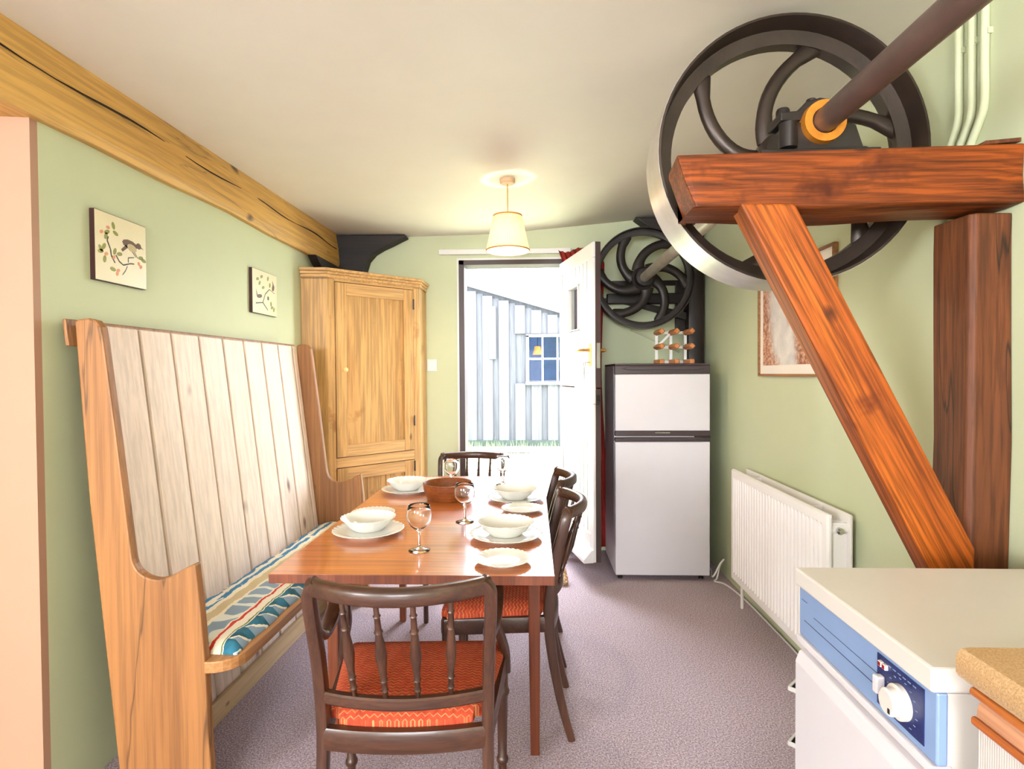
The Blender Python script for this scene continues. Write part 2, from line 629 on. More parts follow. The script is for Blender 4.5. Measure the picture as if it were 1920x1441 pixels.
# doorway: dark frame, threshold, stable door open into the room
door = tag(bpy.data.objects.new('door_1', None), kind='structure')
C.objects.link(door)
B().box(DX0, DX0 + 0.04, YB - 0.012, 4.2, DZ0, DZ1).build('jamb', M_darkframe, door, bevel=0.003)
B().box(DX1 - 0.03, DX1, YB - 0.012, 4.2, DZ0, DZ1).build('jamb', M_darkframe, door, bevel=0.003)
B().box(DX0, DX1, YB - 0.012, 4.2, DZ1 - 0.035, DZ1).build('lintel', M_darkframe, door, bevel=0.003)
b = B()
b.box(DX0 - 0.014, DX0, YB - 0.008, YB, DZ0, DZ1 + 0.014)
b.box(DX0, DX1 + 0.012, YB - 0.008, YB, DZ1, DZ1 + 0.014)
b.build('beading', M_white, door)
B().box(DX0, DX1, YB - 0.02, 4.32, 0.10, 0.135).build('threshold', M_darkframe, door, bevel=0.004)
hinge = Vector((0.205, 4.035, 0))
tip = Vector((0.372, 3.35, 0))
LW = (tip - hinge).length
ang = math.atan2(tip.y - hinge.y, tip.x - hinge.x)          # leaf local x runs from hinge to tip
# local y: negative side is the outer (weather) face seen from the table
leaf = B()
TH = 0.045


def leafM():
    return Matrix.Translation(hinge) @ Matrix.Rotation(ang, 4, 'Z')


LZ0, LZS, LZ1 = 0.145, 1.19, 2.06
for nm, z0, z1 in (('lower_leaf', LZ0, LZS - 0.004), ('upper_leaf', LZS + 0.004, LZ1)):
    b = B()
    win = nm == 'upper_leaf'
    if win:
        b.box(0, 0.2, 0, TH - 0.014, z0, z1)
        b.box(0.41, LW, 0, TH - 0.014, z0, z1)
        b.box(0.2, 0.41, 0, TH - 0.014, z0, 1.56)
        b.box(0.2, 0.41, 0, TH - 0.014, 1.85, z1)
    else:
        b.box(0, LW, 0, TH - 0.014, z0, z1)
    lf = b.build(nm, M_darkframe, door, loc=hinge, rot=(0, 0, ang))
    # outer face on local -y side (towards the doorway)
    # rails top and bottom, boards between
    y0, y1 = -0.012, 0.0
    B().box(0.0, LW - 0.004, y0 - 0.003, y1, z1 - 0.09, z1).build('rail', M_white, lf, bevel=0.002)
    nb = 8
    x0b = 0.06
    wb = (LW - 0.12) / nb
    for i in range(nb):
        xa, xb = x0b + i * wb + 0.007, x0b + (i + 1) * wb - 0.007
        zz = z0 + 0.09 if nm == 'upper_leaf' else z0 + 0.16
        if win and xb > 0.21 and xa < 0.40:
            if xa < 0.2:
                B().box(xa, 0.198, y0 + 0.004, y1, 1.56, 1.85).build('plank', M_white, lf)
            if xb > 0.41:
                B().box(0.412, xb, y0 + 0.004, y1, 1.56, 1.85).build('plank', M_white, lf)
            B().box(xa, xb, y0 + 0.004, y1, zz, 1.556).build('plank', M_white, lf)
            B().box(xa, xb, y0 + 0.004, y1, 1.854, z1 - 0.09).build('plank', M_white, lf)
        else:
            B().box(xa, xb, y0 + 0.004, y1, zz, z1 - 0.09).build('plank', M_white, lf)
    B().box(0, 0.058, y0 - 0.003, y1, z0, z1 - 0.092).build('stile', M_white, lf, bevel=0.002)
    B().box(LW - 0.058, LW - 0.004, y0 - 0.003, y1, z0, z1 - 0.092).build('stile', M_white, lf, bevel=0.002)
    if win:
        B().box(0.06, LW - 0.06, y0 - 0.003, y1, z0, z0 + 0.088).build('rail', M_white, lf, bevel=0.002)
        b = B()
        b.box(0.2, 0.207, -0.016, TH - 0.014, 1.56, 1.85)
        b.box(0.403, 0.41, -0.016, TH - 0.014, 1.56, 1.85)
        b.box(0.2, 0.41, -0.016, TH - 0.014, 1.56, 1.567)
        b.box(0.2, 0.41, -0.016, TH - 0.014, 1.843, 1.85)
        b.build('pane_frame', M_white, lf)
        B().box(0.207, 0.403, 0.008, 0.012, 1.567, 1.843).build('pane', M_pane, lf)
        tag(B().box(0.5 * LW, LW + 0.001, -0.02, 0.0, 1.176, 1.196).build('drip_ledge', M_white, lf, bevel=0.004))
        # lock, lever handles and keys
        B().box(LW, LW + 0.004, 0.004, 0.026, 1.31, 1.46).build('lock_plate', M_chrome, lf)
        for sgn, yy in ((-1, -0.015), (1, TH - 0.014)):
            b = B()
            y2 = yy + sgn * 0.006
            b.box(LW - 0.075, LW - 0.035, min(yy, y2), max(yy, y2), 1.32, 1.46)
            b.build('handle_plate', M_brass, lf, bevel=0.002)
            b = B()
            b.tube([(LW - 0.055, yy, 1.42), (LW - 0.055, yy + sgn * 0.05, 1.42), (LW - 0.075, yy + sgn * 0.058, 1.42), (LW - 0.165, yy + sgn * 0.058, 1.415)], 0.009, 8)
            b.build('handle', M_brass, lf, smooth=True)
        b = B()
        b.tube([(LW - 0.055, -0.02, 1.345), (LW - 0.055, -0.05, 1.345)], 0.004, 6)
        for k_ in range(9):
            a0, a1 = 2 * PI * k_ / 9, 2 * PI * (k_ + 1) / 9
            b.tube([(LW - 0.055 + 0.016 * math.sin(a0), -0.052, 1.33 + 0.016 * math.cos(a0)), (LW - 0.055 + 0.016 * math.sin(a1), -0.052, 1.33 + 0.016 * math.cos(a1))], 0.0018, 5)
        b.box(LW - 0.062, LW - 0.056, -0.055, -0.051, 1.24, 1.315)
        b.box(LW - 0.052, LW - 0.046, -0.058, -0.054, 1.25, 1.315)
        b.build('key_bunch', M_chrome, lf)
    else:
        B().box(0.06, LW - 0.06, y0 - 0.003, y1, z0, z0 + 0.158).build('rail', M_white, lf, bevel=0.002)
        b = B()
        b.prism([(-0.075, z0 - 0.005), (-0.012, z0 - 0.005), (-0.012, z0 + 0.075), (-0.03, z0 + 0.07), (-0.075, z0 + 0.018)], 'X', 0.01, LW - 0.01)
        b.build('weather_bar', M_white, lf, bevel=0.003)
        b = B()
        b.tube([(LW + 0.003, 0.012, 1.12), (LW + 0.02, 0.02, 1.12)], 0.006, 8)
        b.box(LW, LW + 0.004, 0.0, 0.024, 1.09, 1.15)
        b.build('bolt', M_iron, lf)

# ------------------------------------------------------------------ outdoors
t = NT('pale_short_grass')
t.set(Roughness=0.9)
v = t.coords()
t.color(t.ramp(t.noise(v, 3, 6, 0.7), [(0.3, c(160, 172, 116)), (0.7, c(208, 206, 172))]))  # pale green and straw mottling over the lawn
M_lawn = t.m
b = B()
b.box(-14, 14, 4.3, 7.0, -0.3, 0.10)
b.prism([(7.0, -0.3), (30, -0.3), (30, 0.24), (8.0, 0.24), (7.0, 0.10)], 'X', -14, 14)
tag(b.build('ground', M_lawn), kind='structure')

M_barn = [wood('weathered_grey_board', c(78, 78, 82), c(64, 64, 68), 'Z', rough=0.8, cross=9, along=0.6, fine=0.2, tone=0.1),
          wood('dark_weathered_board', c(66, 67, 71), c(52, 53, 57), 'Z', rough=0.8, cross=9, along=0.6, fine=0.25, tone=0.1)]
M_barge = plain('pale_grey_bargeboard', c(98, 98, 102), 0.7)
M_plinth = plain('dark_green_grey_plinth', c(36, 44, 40), 0.9, vary=0.3, vscale=8)  # dark mottled strip along the foot of the boards
M_roof = plain('grey_slate_roof', c(120, 122, 128), 0.7, vary=0.15, vscale=4)
M_blue = plain('dim_blue_grey_room', c(120, 148, 205), 0.9, vary=0.1)
M_orange = plain('orange_lamp_reflection', c(226, 126, 50), 0.7)


def barn_top(x):
    return 2.53 - 0.30 * (x + 0.98) + 0.02


barn = thing('barn', 'grey weatherboarded barn with bargeboard and small window beyond the doorway', 'barn', (0, 8, 0.24))
BX0, BX1 = -3.6, 2.6
WX0, WX1, WZ0, WZ1 = -0.08, 0.56, 1.18, 1.82
b = B()
# hollow shell so that one can look in through the window
b.box(BX0, WX0, 0.03, 0.12, 0, 1.4)
b.box(WX1, BX1, 0.03, 0.12, 0, 1.4)
b.prism([(BX0, 1.4), (WX0, 1.4), (WX0, barn_top(WX0) - 0.24), (BX0, barn_top(BX0) - 0.24)], 'Y', 0.03, 0.12)
b.prism([(WX1, 1.4), (BX1, 1.4), (BX1, barn_top(BX1) - 0.24), (WX1, barn_top(WX1) - 0.24)], 'Y', 0.03, 0.12)
b.box(WX0, WX1, 0.03, 0.12, 0, WZ0 - 0.24)
b.prism([(WX0, WZ1 - 0.24), (WX1, WZ1 - 0.24), (WX1, barn_top(WX1) - 0.24), (WX0, barn_top(WX0) - 0.24)], 'Y', 0.03, 0.12)
b.box(BX0, BX0 + 0.1, 0.12, 4, 0, 2.2)
b.box(BX1 - 0.1, BX1, 0.12, 4, 0, 1.2)
b.build('wall_sheathing', M_barn[1], barn)
B().box(-0.9, 1.5, 1.3, 1.36, 0, 2.2).build('inner_wall', M_blue, barn)
b = B()
b.prism([(BX0 - 0.2, barn_top(BX0 - 0.2) - 0.10), (BX1 + 0.2, barn_top(BX1 + 0.2) - 0.10), (BX1 + 0.2, barn_top(BX1 + 0.2) + 0.0), (BX0 - 0.2, barn_top(BX0 - 0.2) + 0.0)], 'Y', -0.06, 4.0)
b.build('roof', M_roof, barn)
b = B()
for k_, (lo, hi, yy) in enumerate(((-0.25, 0.03, -0.075), )):
    b.prism([(BX0 - 0.2, barn_top(BX0 - 0.2) + lo), (BX1 + 0.2, barn_top(BX1 + 0.2) + lo), (BX1 + 0.2, barn_top(BX1 + 0.2) + hi), (BX0 - 0.2, barn_top(BX0 - 0.2) + hi)], 'Y', yy, yy + 0.03)
b.build('bargeboard', M_barge, barn)
x = BX0
PW = 0.232
while x < BX1 - 0.01:
    for (xa, xb, yy, mm) in ((x, x + 0.10, 0.012, M_barn[1]), (x + 0.094, x + PW + 0.004, -0.012, M_barn[0])):
        xb = min(xb, BX1)
        xm = 0.5 * (xa + xb)
        spans = [(0.09, barn_top(xm) - 0.3)]
        if xb > WX0 - 0.05 and xa < WX1 + 0.05:
            spans = [(0.09, WZ0 - 0.28), (WZ1 - 0.21, barn_top(xm) - 0.3)]
        for za, zb in spans:
            if zb > za:
                B().box(xa, xb, yy, yy + 0.022, za, zb).build('board', mm, barn)
    x += PW
B().box(-0.63, -0.53, -0.034, -0.013, 1.25, 2.0).build('batten', M_barn[0], barn)
B().box(BX0, BX1, -0.02, 0.03, -0.04, 0.09).build('plinth', M_plinth, barn)
wf = B()
wf.box(WX0 - 0.03, WX1 + 0.03, -0.05, 0.03, WZ0 - 0.30, WZ0 - 0.26)
wf.box(WX0 - 0.02, WX0 + 0.02, -0.035, 0.1, WZ0 - 0.26, WZ1 - 0.24)
wf.box(WX1 - 0.02, WX1 + 0.02, -0.035, 0.1, WZ0 - 0.26, WZ1 - 0.24)
wf.box(WX0 - 0.02, WX1 + 0.02, -0.035, 0.1, WZ1 - 0.26, WZ1 - 0.22)
wf = wf.build('window', M_barge, barn)
b = B()
for fx in (1 / 3, 2 / 3):
    xm = lerp(WX0, WX1, fx)
    b.box(xm - 0.011, xm + 0.011, 0.02, 0.05, WZ0 - 0.26, WZ1 - 0.26)
zm = 0.5 * (WZ0 + WZ1) - 0.25
b.box(WX0, WX1, 0.02, 0.05, zm - 0.011, zm + 0.011)
b.build('glazing_bar', M_white, wf)
for i in range(3):
    for j in range(2):
        xa, xb = lerp(WX0, WX1, i / 3) + 0.012, lerp(WX0, WX1, (i + 1) / 3) - 0.012
        za, zb = (WZ0 - 0.26, zm - 0.011) if j == 0 else (zm + 0.011, WZ1 - 0.26)
        B().box(xa, xb, 0.033, 0.037, za, zb).build('pane', M_pane, wf)
lamp_refl = thing('lamp_reflection', 'small orange lampshade shape added behind the barn window as a lamp reflection', 'lamp', (0.065, 8.35, 1.56))  # bell shape added behind the panes, standing in for a reflected lamp
b = B()
b.lathe([(0.02, 0.13), (0.045, 0.12), (0.055, 0.06), (0.075, 0.0), (0.07, 0.0), (0.05, 0.06), (0.04, 0.11), (0.018, 0.122)], 16)
b.build('shade', M_orange, lamp_refl, smooth=True)
B().tube([(0, 0, 0.12), (0, 0, 0.78)], 0.004, 6).build('cord', M_iron, lamp_refl)
# grass tufts at the foot of the barn
b = B()
for i in range(420):
    gx = random.uniform(-1.6, 1.2)
    gy = 7.93 - random.random() ** 2 * 0.5
    hgt = random.uniform(0.04, 0.13) * (1.6 if random.random() < 0.1 else 1)
    a = random.uniform(0, PI)
    dx, dy = 0.006 * math.cos(a), 0.006 * math.sin(a)
    lx, ly = random.uniform(-0.04, 0.04), random.uniform(-0.04, 0.04)
    z0 = 0.22
    vv = [b.bm.verts.new(p) for p in ((gx - dx, gy - dy, z0 - 0.03), (gx + dx, gy + dy, z0 - 0.03), (gx + lx, gy + ly, z0 + hgt))]
    b.face(vv)
M_blade = plain('grass_blade_green', c(120, 150, 80), 0.8, vary=0.2)
tag(b.build('grass', M_blade), 'tufts of grass along the foot of the barn wall', 'grass', kind='stuff')
slab = tag(B().box(-0.38, -0.02, 7.62, 7.86, 0.2, 0.262).build('stone_slab', M_barge, bevel=0.01),
           'pale flat slab lying in the grass before the barn', 'slab')

# ------------------------------------------------------------------ old timbers of the building
beam = thing('ceiling_beam', 'honey coloured old pine beam along the top of the green wall', 'beam', (0, 0, 0))
b = B()
n = 40
rings = []
for i in range(n + 1):
    y = -4.1 + 8.05 * i / n
    dz = 0.019 * (y - 2.7)
    wv1 = 0.006 * math.sin(y * 3.1) + 0.004 * math.sin(y * 7.7 + 1)
    wv2 = 0.006 * math.sin(y * 2.3 + 2) + 0.003 * math.sin(y * 9.1)
    rings.append([(-1.6, y, 2.03 + dz * 0.5), (-1.385, y, 2.022 + dz * 0.5 + wv1), (-1.372, y, 2.05 + dz * 0.6), (-1.376 + wv2 * 0.5, y, 2.17 + dz * 0.8 + wv2),
                  (-1.398, y, 2.262 + dz), (-1.6, y, 2.262 + dz)])
b.loft(rings)
b.build('timber', M_beam, beam, smooth=25)
# long drying crack following the arris
b = B()
pth = [(-1.3745 + 0.002 * math.sin(i), 1.0 + 2.9 * i / 30, 2.165 + 0.0145 * (1.0 + 2.9 * i / 30 - 2.7) + 0.008 * math.sin(i * 0.8) - 0.012 * (i / 30)) for i in range(31)]
b.sweep(pth, [0.002 + 0.006 * abs(math.sin(i * 0.55)) for i in range(31)], 0.006, (0, 0, 1), 4)
b.build('drying_crack', plain('black_crack', c(30, 16, 8), 0.9), beam)

kb = thing('corner_knee', 'black curved timber knee bracket above the corner cupboard', 'timber bracket', (-1.40, 4.05, 1.9))
b = B()
P = [(0.0, 0.372), (0.50, 0.368), (0.505, 0.355), (0.46, 0.335), (0.40, 0.305), (0.33, 0.275), (0.27, 0.24), (0.225, 0.19), (0.205, 0.13), (0.20, 0.045), (0.012, 0.045)]
b.prism(P, 'Y', -0.10, -0.004)
b.build('knee', M_blacktimber, kb, bevel=0.008)
b = B()
b.prism([(-0.1, 0.125), (-0.62, 0.125), (-0.57, 0.09), (-0.5, 0.05), (-0.42, 0.045), (-0.1, 0.045)], 'X', 0.004, 0.06)
b.build('side_knee', M_blacktimber, kb, bevel=0.006)

bp = thing('corner_post', 'black stained post standing in the corner behind the fridge', 'post', (1.13, 3.985, 0))
b = B()
b.sweep([(0, 0, z) for z in (0, 0.5, 1.0, 1.5, 1.9, 2.3, 2.385)], [0.115, 0.11, 0.112, 0.115, 0.112, 0.115, 0.115], 0.115, (1, 0, 0), 12, 6)
b.build('shaft', M_blackpost, bp, smooth=30)
b = B()
P = [(-0.42, 0.405), (0.05, 0.40), (0.05, 0.30), (-0.1, 0.285), (-0.22, 0.30), (-0.30, 0.325), (-0.36, 0.36)]
b.prism([(x, z + 1.955) for x, z in P], 'Y', -0.05, 0.06)
b.build('knee', M_blacktimber, bp, bevel=0.008)

# timber frame carrying the line shaft
fr = thing('timber_frame', 'red brown pine frame of post, crossbeam and slanting brace carrying the flywheel', 'timber frame', (0, 0, 0))
b = B()
BY0, BY1 = 1.42, 1.56
n = 24
rings = []
for i in range(n + 1):
    s_ = i / n
    x = lerp(0.36, 1.199, s_)
    w1 = 0.003 * math.sin(9 * s_ + 1) + 0.002 * math.sin(23 * s_)
    zt = lerp(1.822, 1.834, s_)
    zb = lerp(1.688, 1.692, s_) + 0.003 * math.sin(11 * s_)
    xl = 0.045 if i == 0 else 0
    sag = 0.012 * math.sin(PI * s_)
    rings.append([(x + xl + 0.002, BY0, zb + 0.002 + (0.006 if i == 0 else 0)), (x + (0.02 if i == 0 else 0), BY0 - w1, lerp(zb, zt, 0.5)), (x, BY0, zt), (x + 0.01 * (i == 0), BY1 - 0.012, zt),
                  (x + 0.012 * (i == 0), BY1, zt - 0.012), (x + xl + 0.01 * (i == 0), BY1, zb - sag), (x + xl, BY0 + 0.03, zb - sag)])
b.loft(rings)
b.build('crossbeam', M_frame, fr, bevel=0.004)
B().prism([(1.10, 1.834), (1.199, 1.842), (1.199, 1.852), (1.115, 1.846)], 'Y', 1.43, 1.55).build('splinter_shim', M_post, fr, bevel=0.002)
b = B()
PX = 1.093
zz = [0, 0.4, 0.8, 1.1, 1.4, 1.6, 1.675]
rings = []
for i, z in enumerate(zz):
    j = 0.004 * math.sin(z * 7)
    e = -0.008 + 0.005 * z
    rings.append([(PX + j + e, 1.575, z), (PX + e + 0.004, 1.462, z), (PX + e + 0.016, 1.45, z), (1.1985, 1.45 - j, z), (1.1985, 1.58, z), (PX + e + 0.02, 1.58, z)])
b.loft(rings)
b.build('post', M_post, fr, bevel=0.004)
# brace: built along its own local Z, foot cut plumb against the post
p_top = Vector((0.5805, 1.45, 1.70))
dv = Vector((0.4615, 0, -0.905))
a_ = math.atan2(dv.x, -dv.z)
out = [(0.512, 1.70), (0.649, 1.695), (1.087, 0.842), (1.087, 0.575)]
b = B()


def to_local(x, z):
    dx, dz = x - p_top.x, z - p_top.z
    return (dx * math.cos(a_) + dz * math.sin(a_), -dx * math.sin(a_) + dz * math.cos(a_))


b.prism([to_local(*q) for q in out], 'Y', -0.035, 0.035)
b.build('brace', M_brace, fr, loc=p_top, rot=(0, -a_, 0), bevel=0.006)

# ------------------------------------------------------------------ line shaft, bearing and wheels
SX, SZ = 0.740, 1.914
sh = thing('drive_shaft', 'long iron drive shaft running under the ceiling through both flywheels', 'shaft', (SX, 0, SZ))
b = B()
b.lathe([(0.0, 0.0), (0.0315, 0.0), (0.0315, 1.0), (0.0305, 1.58), (0.0, 1.58)], 24, 'Y')
b.build('near_length', M_shaft, sh, smooth=True)
B().lathe([(0.0, 1.58), (0.0305, 1.58), (0.0305, 1.86), (0.0, 1.86)], 24, 'Y').build('wheel_seat', M_iron2, sh, smooth=True)
b = B()
b.lathe([(0.0, 1.86), (0.031, 1.86), (0.031, 3.76), (0.0, 3.76)], 24, 'Y')
b.build('far_length', M_shaft2, sh, smooth=True)
B().lathe([(0.031, 1.98), (0.05, 1.98), (0.05, 2.06), (0.031, 2.06)], 24, 'Y').build('collar', M_shaft2, sh, smooth=30)
B().lathe([(0.0, 3.76), (0.03, 3.76), (0.03, 3.99), (0.0, 3.99)], 20, 'Y').build('far_journal', M_iron, sh, smooth=True)


def flywheel(name, label, y, R, W, nsp, a0, swirl, mats, hubr, spw, rib, sgn=1):
    wh = thing(name, label, 'flywheel', (SX, y, SZ))
    h = W / 2
    T = 0.011
    b = B()
    b.lathe([(R - T * 0.7, -h), (R - 0.001, -h), (R - 0.001, h), (R - T * 0.7, h), (R - T, h * 0.5), (R - T - 0.004, 0.026), (R - rib, 0.019), (R - rib, -0.019), (R - T - 0.004, -0.026), (R - T, -h * 0.5)], 72, 'Y', close=True)
    b.build('rim', mats[0], wh, smooth=35)
    if mats[1]:
        b = B()
        b.lathe([(R - 0.002, -h + 0.002), (R, -h + 0.002), (R + 0.001, 0), (R, h - 0.002), (R - 0.002, h - 0.002)], 72, 'Y', close=True)
        b.build('tread', mats[1], wh, smooth=35)
    b = B()
    b.lathe([(0.031, -0.075), (hubr * 0.72, -0.075), (hubr * 0.8, -0.03), (hubr, -0.02), (hubr, 0.02), (hubr * 0.8, 0.03), (hubr * 0.72, 0.075), (0.031, 0.075)], 36, 'Y', close=True)
    b.build('hub', mats[0], wh, smooth=35)
    for k_ in range(nsp):
        base = math.radians(a0) + 2 * PI * k_ / nsp
        b = B()
        path, ws, hs = [], [], []
        for i in range(15):
            s_ = i / 14                          # 0 hub .. 1 rim
            r = lerp(hubr * 0.85, R - T - 0.016, s_)
            th = base + swirl * (1 - min(1.0, s_ / 0.92)) ** 1.05
            path.append((r * math.cos(th), 0, r * math.sin(th)))
            flare = 1 + 1.0 * max(0, (s_ - 0.78) / 0.22) ** 1.5 + 0.45 * max(0, (0.25 - s_) / 0.25)
            ws.append(spw * flare * (1.08 - 0.15 * s_))
            hs.append(lerp(0.036, 0.03, s_))
        b.sweep(path, hs, ws, (0, 1, 0), 10, 2.0)
        b.build('spoke', mats[0], wh, smooth=50)
    return wh


flywheel('flywheel', 'large dark iron flywheel with bright steel tread above the timber frame', 1.712, 0.380, 0.168, 6, 15, math.radians(50), (M_iron2, M_steel), 0.075, 0.044, 0.052)
flywheel('flywheel', 'smaller black iron flywheel on the back wall above the fridge', 3.82, 0.338, 0.10, 6, 54, math.radians(60), (M_iron, None), 0.078, 0.06, 0.046)

bg_ = thing('bearing_block', 'black bolted bearing block with orange bush on top of the crossbeam', 'bearing', (SX, 1.52, 1.83))
B().box(-0.155, 0.145, -0.055, 0.04, 0.0, 0.02).build('base_plate', M_iron, bg_, bevel=0.003)
b = B()
b.prism([(-0.105, 0.02), (0.105, 0.02), (0.085, 0.08), (0.055, 0.088), (-0.09, 0.088), (-0.105, 0.07)], 'Y', -0.05, 0.035)
b.build('housing', M_iron, bg_, bevel=0.004)
b = B()
b.prism([(-0.105, 0.093), (0.07, 0.093), (0.062, 0.12), (0.04, 0.142), (-0.005, 0.15), (-0.04, 0.14), (-0.06, 0.118), (-0.105, 0.115)], 'Y', -0.05, 0.035)
b.build('cap', M_iron, bg_, bevel=0.004)
B().lathe([(0.033, -0.068), (0.052, -0.068), (0.054, -0.05), (0.054, 0.04), (0.033, 0.04)], 32, 'Y', (0, 0, SZ - 1.83), close=True).build('bush', M_bronze, bg_, smooth=35)
for (bx, bz, r_, h_) in ((-0.083, 0.112, 0.017, 0.026), (-0.01, 0.148, 0.013, 0.014)):
    B().lathe([(0, bz), (r_, bz), (r_, bz + h_ * 0.8), (r_ * 0.85, bz + h_), (0, bz + h_)], 12, 'Z', (bx, -0.012, 0)).build('bolt', M_iron, bg_, smooth=30)
B().lathe([(0, 0.02), (0.02, 0.02), (0.018, 0.03), (0.01, 0.033), (0, 0.033)], 16, 'Z', (0.115, -0.015, 0)).build('bolt', M_iron, bg_, smooth=30)
b = B()
b.lathe([(0, 0.02), (0.022, 0.022), (0.022, 0.085), (0, 0.086)], 16, 'Z', (-0.085, -0.048, 0))
b.build('oil_boss', M_iron, bg_, smooth=30)

wb_ = thing('wall_bracket', 'black iron bracket holding the shaft end on the back wall', 'bracket', (0.74, 4.05, 1.80))
b = B()
b.box(-0.22, 0.36, -0.075, -0.03, -0.035, 0.04)
b.build('arm', M_iron, wb_, bevel=0.008)
b = B()
b.tube(smooth_path([(-0.21, -0.05, 0.0), (-0.26, -0.05, -0.005), (-0.285, -0.05, 0.02), (-0.27, -0.05, 0.045), (-0.245, -0.05, 0.035)], 5), 0.014, 8)
b.build('hook', M_iron, wb_, smooth=True)
b = B()
b.prism([(-0.13, -0.03), (-0.07, -0.04), (0.36, -0.16), (0.36, -0.10), (0.0, -0.02)], 'Y', -0.07, -0.03)
b.build('strut', M_iron, wb_, bevel=0.006)
b = B()
b.box(-0.3, 0.36, -0.03, -0.002, 0.10, 0.135)
b.box(0.27, 0.33, -0.035, -0.002, -0.24, 0.13)
b.box(-0.05, 0.05, -0.06, -0.002, -0.05, 0.12)
b.build('back_plate', M_iron, wb_, bevel=0.004)
B().lathe([(0.031, -0.12), (0.062, -0.12), (0.066, -0.03), (0.031, -0.03)], 24, 'Y', (0, 0, SZ - 1.80), close=True).build('bearing', M_iron, wb_, smooth=35)

cd = thing('cable_conduit', 'pale slanting cable conduit on the back wall beside the wine rack', 'conduit', (0.72, 4.05, 1.5))
B().sweep([(-0.02, -0.008, 0.09), (0.32, -0.008, -0.07)], 0.018, 0.014, (0, 1, 0), 8, 5).build('casing', plain('pale_green_plastic', c(190, 192, 158), 0.5), cd)

for k_, (py, pxs) in enumerate(((1.625, 0), (1.578, 0), (1.535, 0))):
    pp = thing('wall_pipe', ['painted water pipe bending away furthest from the post', 'painted water pipe running between the two other pipes', 'painted water pipe closest to the camera of the three'][k_], 'pipe', (1.19, py, 1.6), 0, None)
    b = B()
    b.tube(smooth_path([(0, 0, 0.745), (0, 0, 0.5), (0, 0.0, 0.385), (0, 0.02, 0.335), (0, 0.05, 0.28), (0, 0.06, 0.2), (0, 0.06, -0.5), (0, 0.06, -1.6)], 5), 0.0105, 10)
    b.build('pipe', M_sage, pp, smooth=True)
    B().box(-0.002, 0.01, -0.014, 0.014, 0.56, 0.575).build('clip', M_sage, pp)

# ------------------------------------------------------------------ settle
st = thing('settle', 'high backed pine settle with pale plank back along the green wall', 'settle', (-1.16, 1.60, 0), math.radians(-1.3))
prof = [(-0.19, 0.0), (0.207, 0.0), (0.198, 0.2), (0.189, 0.444), (0.178, 0.60), (0.165, 0.726)]
arm = smooth_path([(0.165, 0.728, 0), (0.13, 0.712, 0), (0.085, 0.688, 0), (0.045, 0.679, 0), (0.005, 0.69, 0), (-0.024, 0.722, 0), (-0.034, 0.78, 0)], 4)
prof = [(-0.075, 0.0)] + prof[1:]
prof += [(p.x, p.y) for p in arm[1:]]
prof += [(-0.07, 1.10), (-0.104, 1.38), (-0.111, 1.425), (-0.128, 1.445), (-0.15, 1.451), (-0.18, 1.448), (-0.192, 1.44), (-0.158, 0.917), (-0.082, 0.11)]
for y0 in (0.0, 1.47):
    pf = prof
    o = B().prism(pf, 'Y', y0, y0 + 0.03).build('end_panel', M_endpine, st, bevel=0.006)


def bx_(z):
    return -0.19 + 0.115 * (1.44 - z)


seams = [0.031, 0.095, 0.26, 0.425, 0.59, 0.755, 0.92, 1.085, 1.25, 1.415, 1.469]
for a, d in zip(seams, seams[1:]):
    g = 0.0055
    b = B()
    y0, y1 = a + g, d - g
    b.prism([(bx_(0.04) - 0.016, 0.04), (bx_(0.04), 0.04), (bx_(1.438), 1.438), (bx_(1.438) - 0.016, 1.438)], 'Y', y0, y1)
    b.build('back_plank', M_palepine, st, bevel=0.0035, seg=1)
b = B()
b.prism([(bx_(0.06) - 0.024, 0.06), (bx_(0.06) - 0.0165, 0.06), (bx_(1.43) - 0.0165, 1.43), (bx_(1.43) - 0.024, 1.43)], 'Y', 0.031, 1.469)
b.build('backing_sheet', M_groove, st)
b = B()
b.prism([(bx_(1.37) - 0.036, 1.37), (bx_(1.37) - 0.0245, 1.37), (bx_(1.45) - 0.0245, 1.45), (bx_(1.45) - 0.036, 1.45)], 'Y', -0.004, 1.5)
b.build('rear_top_rail', M_endpine, st, bevel=0.003)
# seat: rounded front corners, notched round the ends
b = B()
rad = 0.085
out = [(-0.072, 0.032), (0.186, 0.032), (0.186, 0.0)]
for k_ in range(7):
    a = -PI / 2 + (PI / 2) * k_ / 6
    out.append((0.195 + 0.085 * math.cos(a), 0.085 + 0.085 * math.sin(a)))
for k_ in range(7):
    a = (PI / 2) * k_ / 6
    out.append((0.195 + 0.085 * math.cos(a), 1.415 + 0.085 * math.sin(a)))
out += [(0.186, 1.5), (0.186, 1.468), (-0.072, 1.468)]
b.prism(out, 'Z', 0.402, 0.437)
b.build('seat', M_seatpine, st, bevel=0.004)
b = B()
b.box(-0.03, -0.012, 0.031, 1.469, 0.0, 0.085)
b.build('skirting', M_palepine_y, st, bevel=0.003)

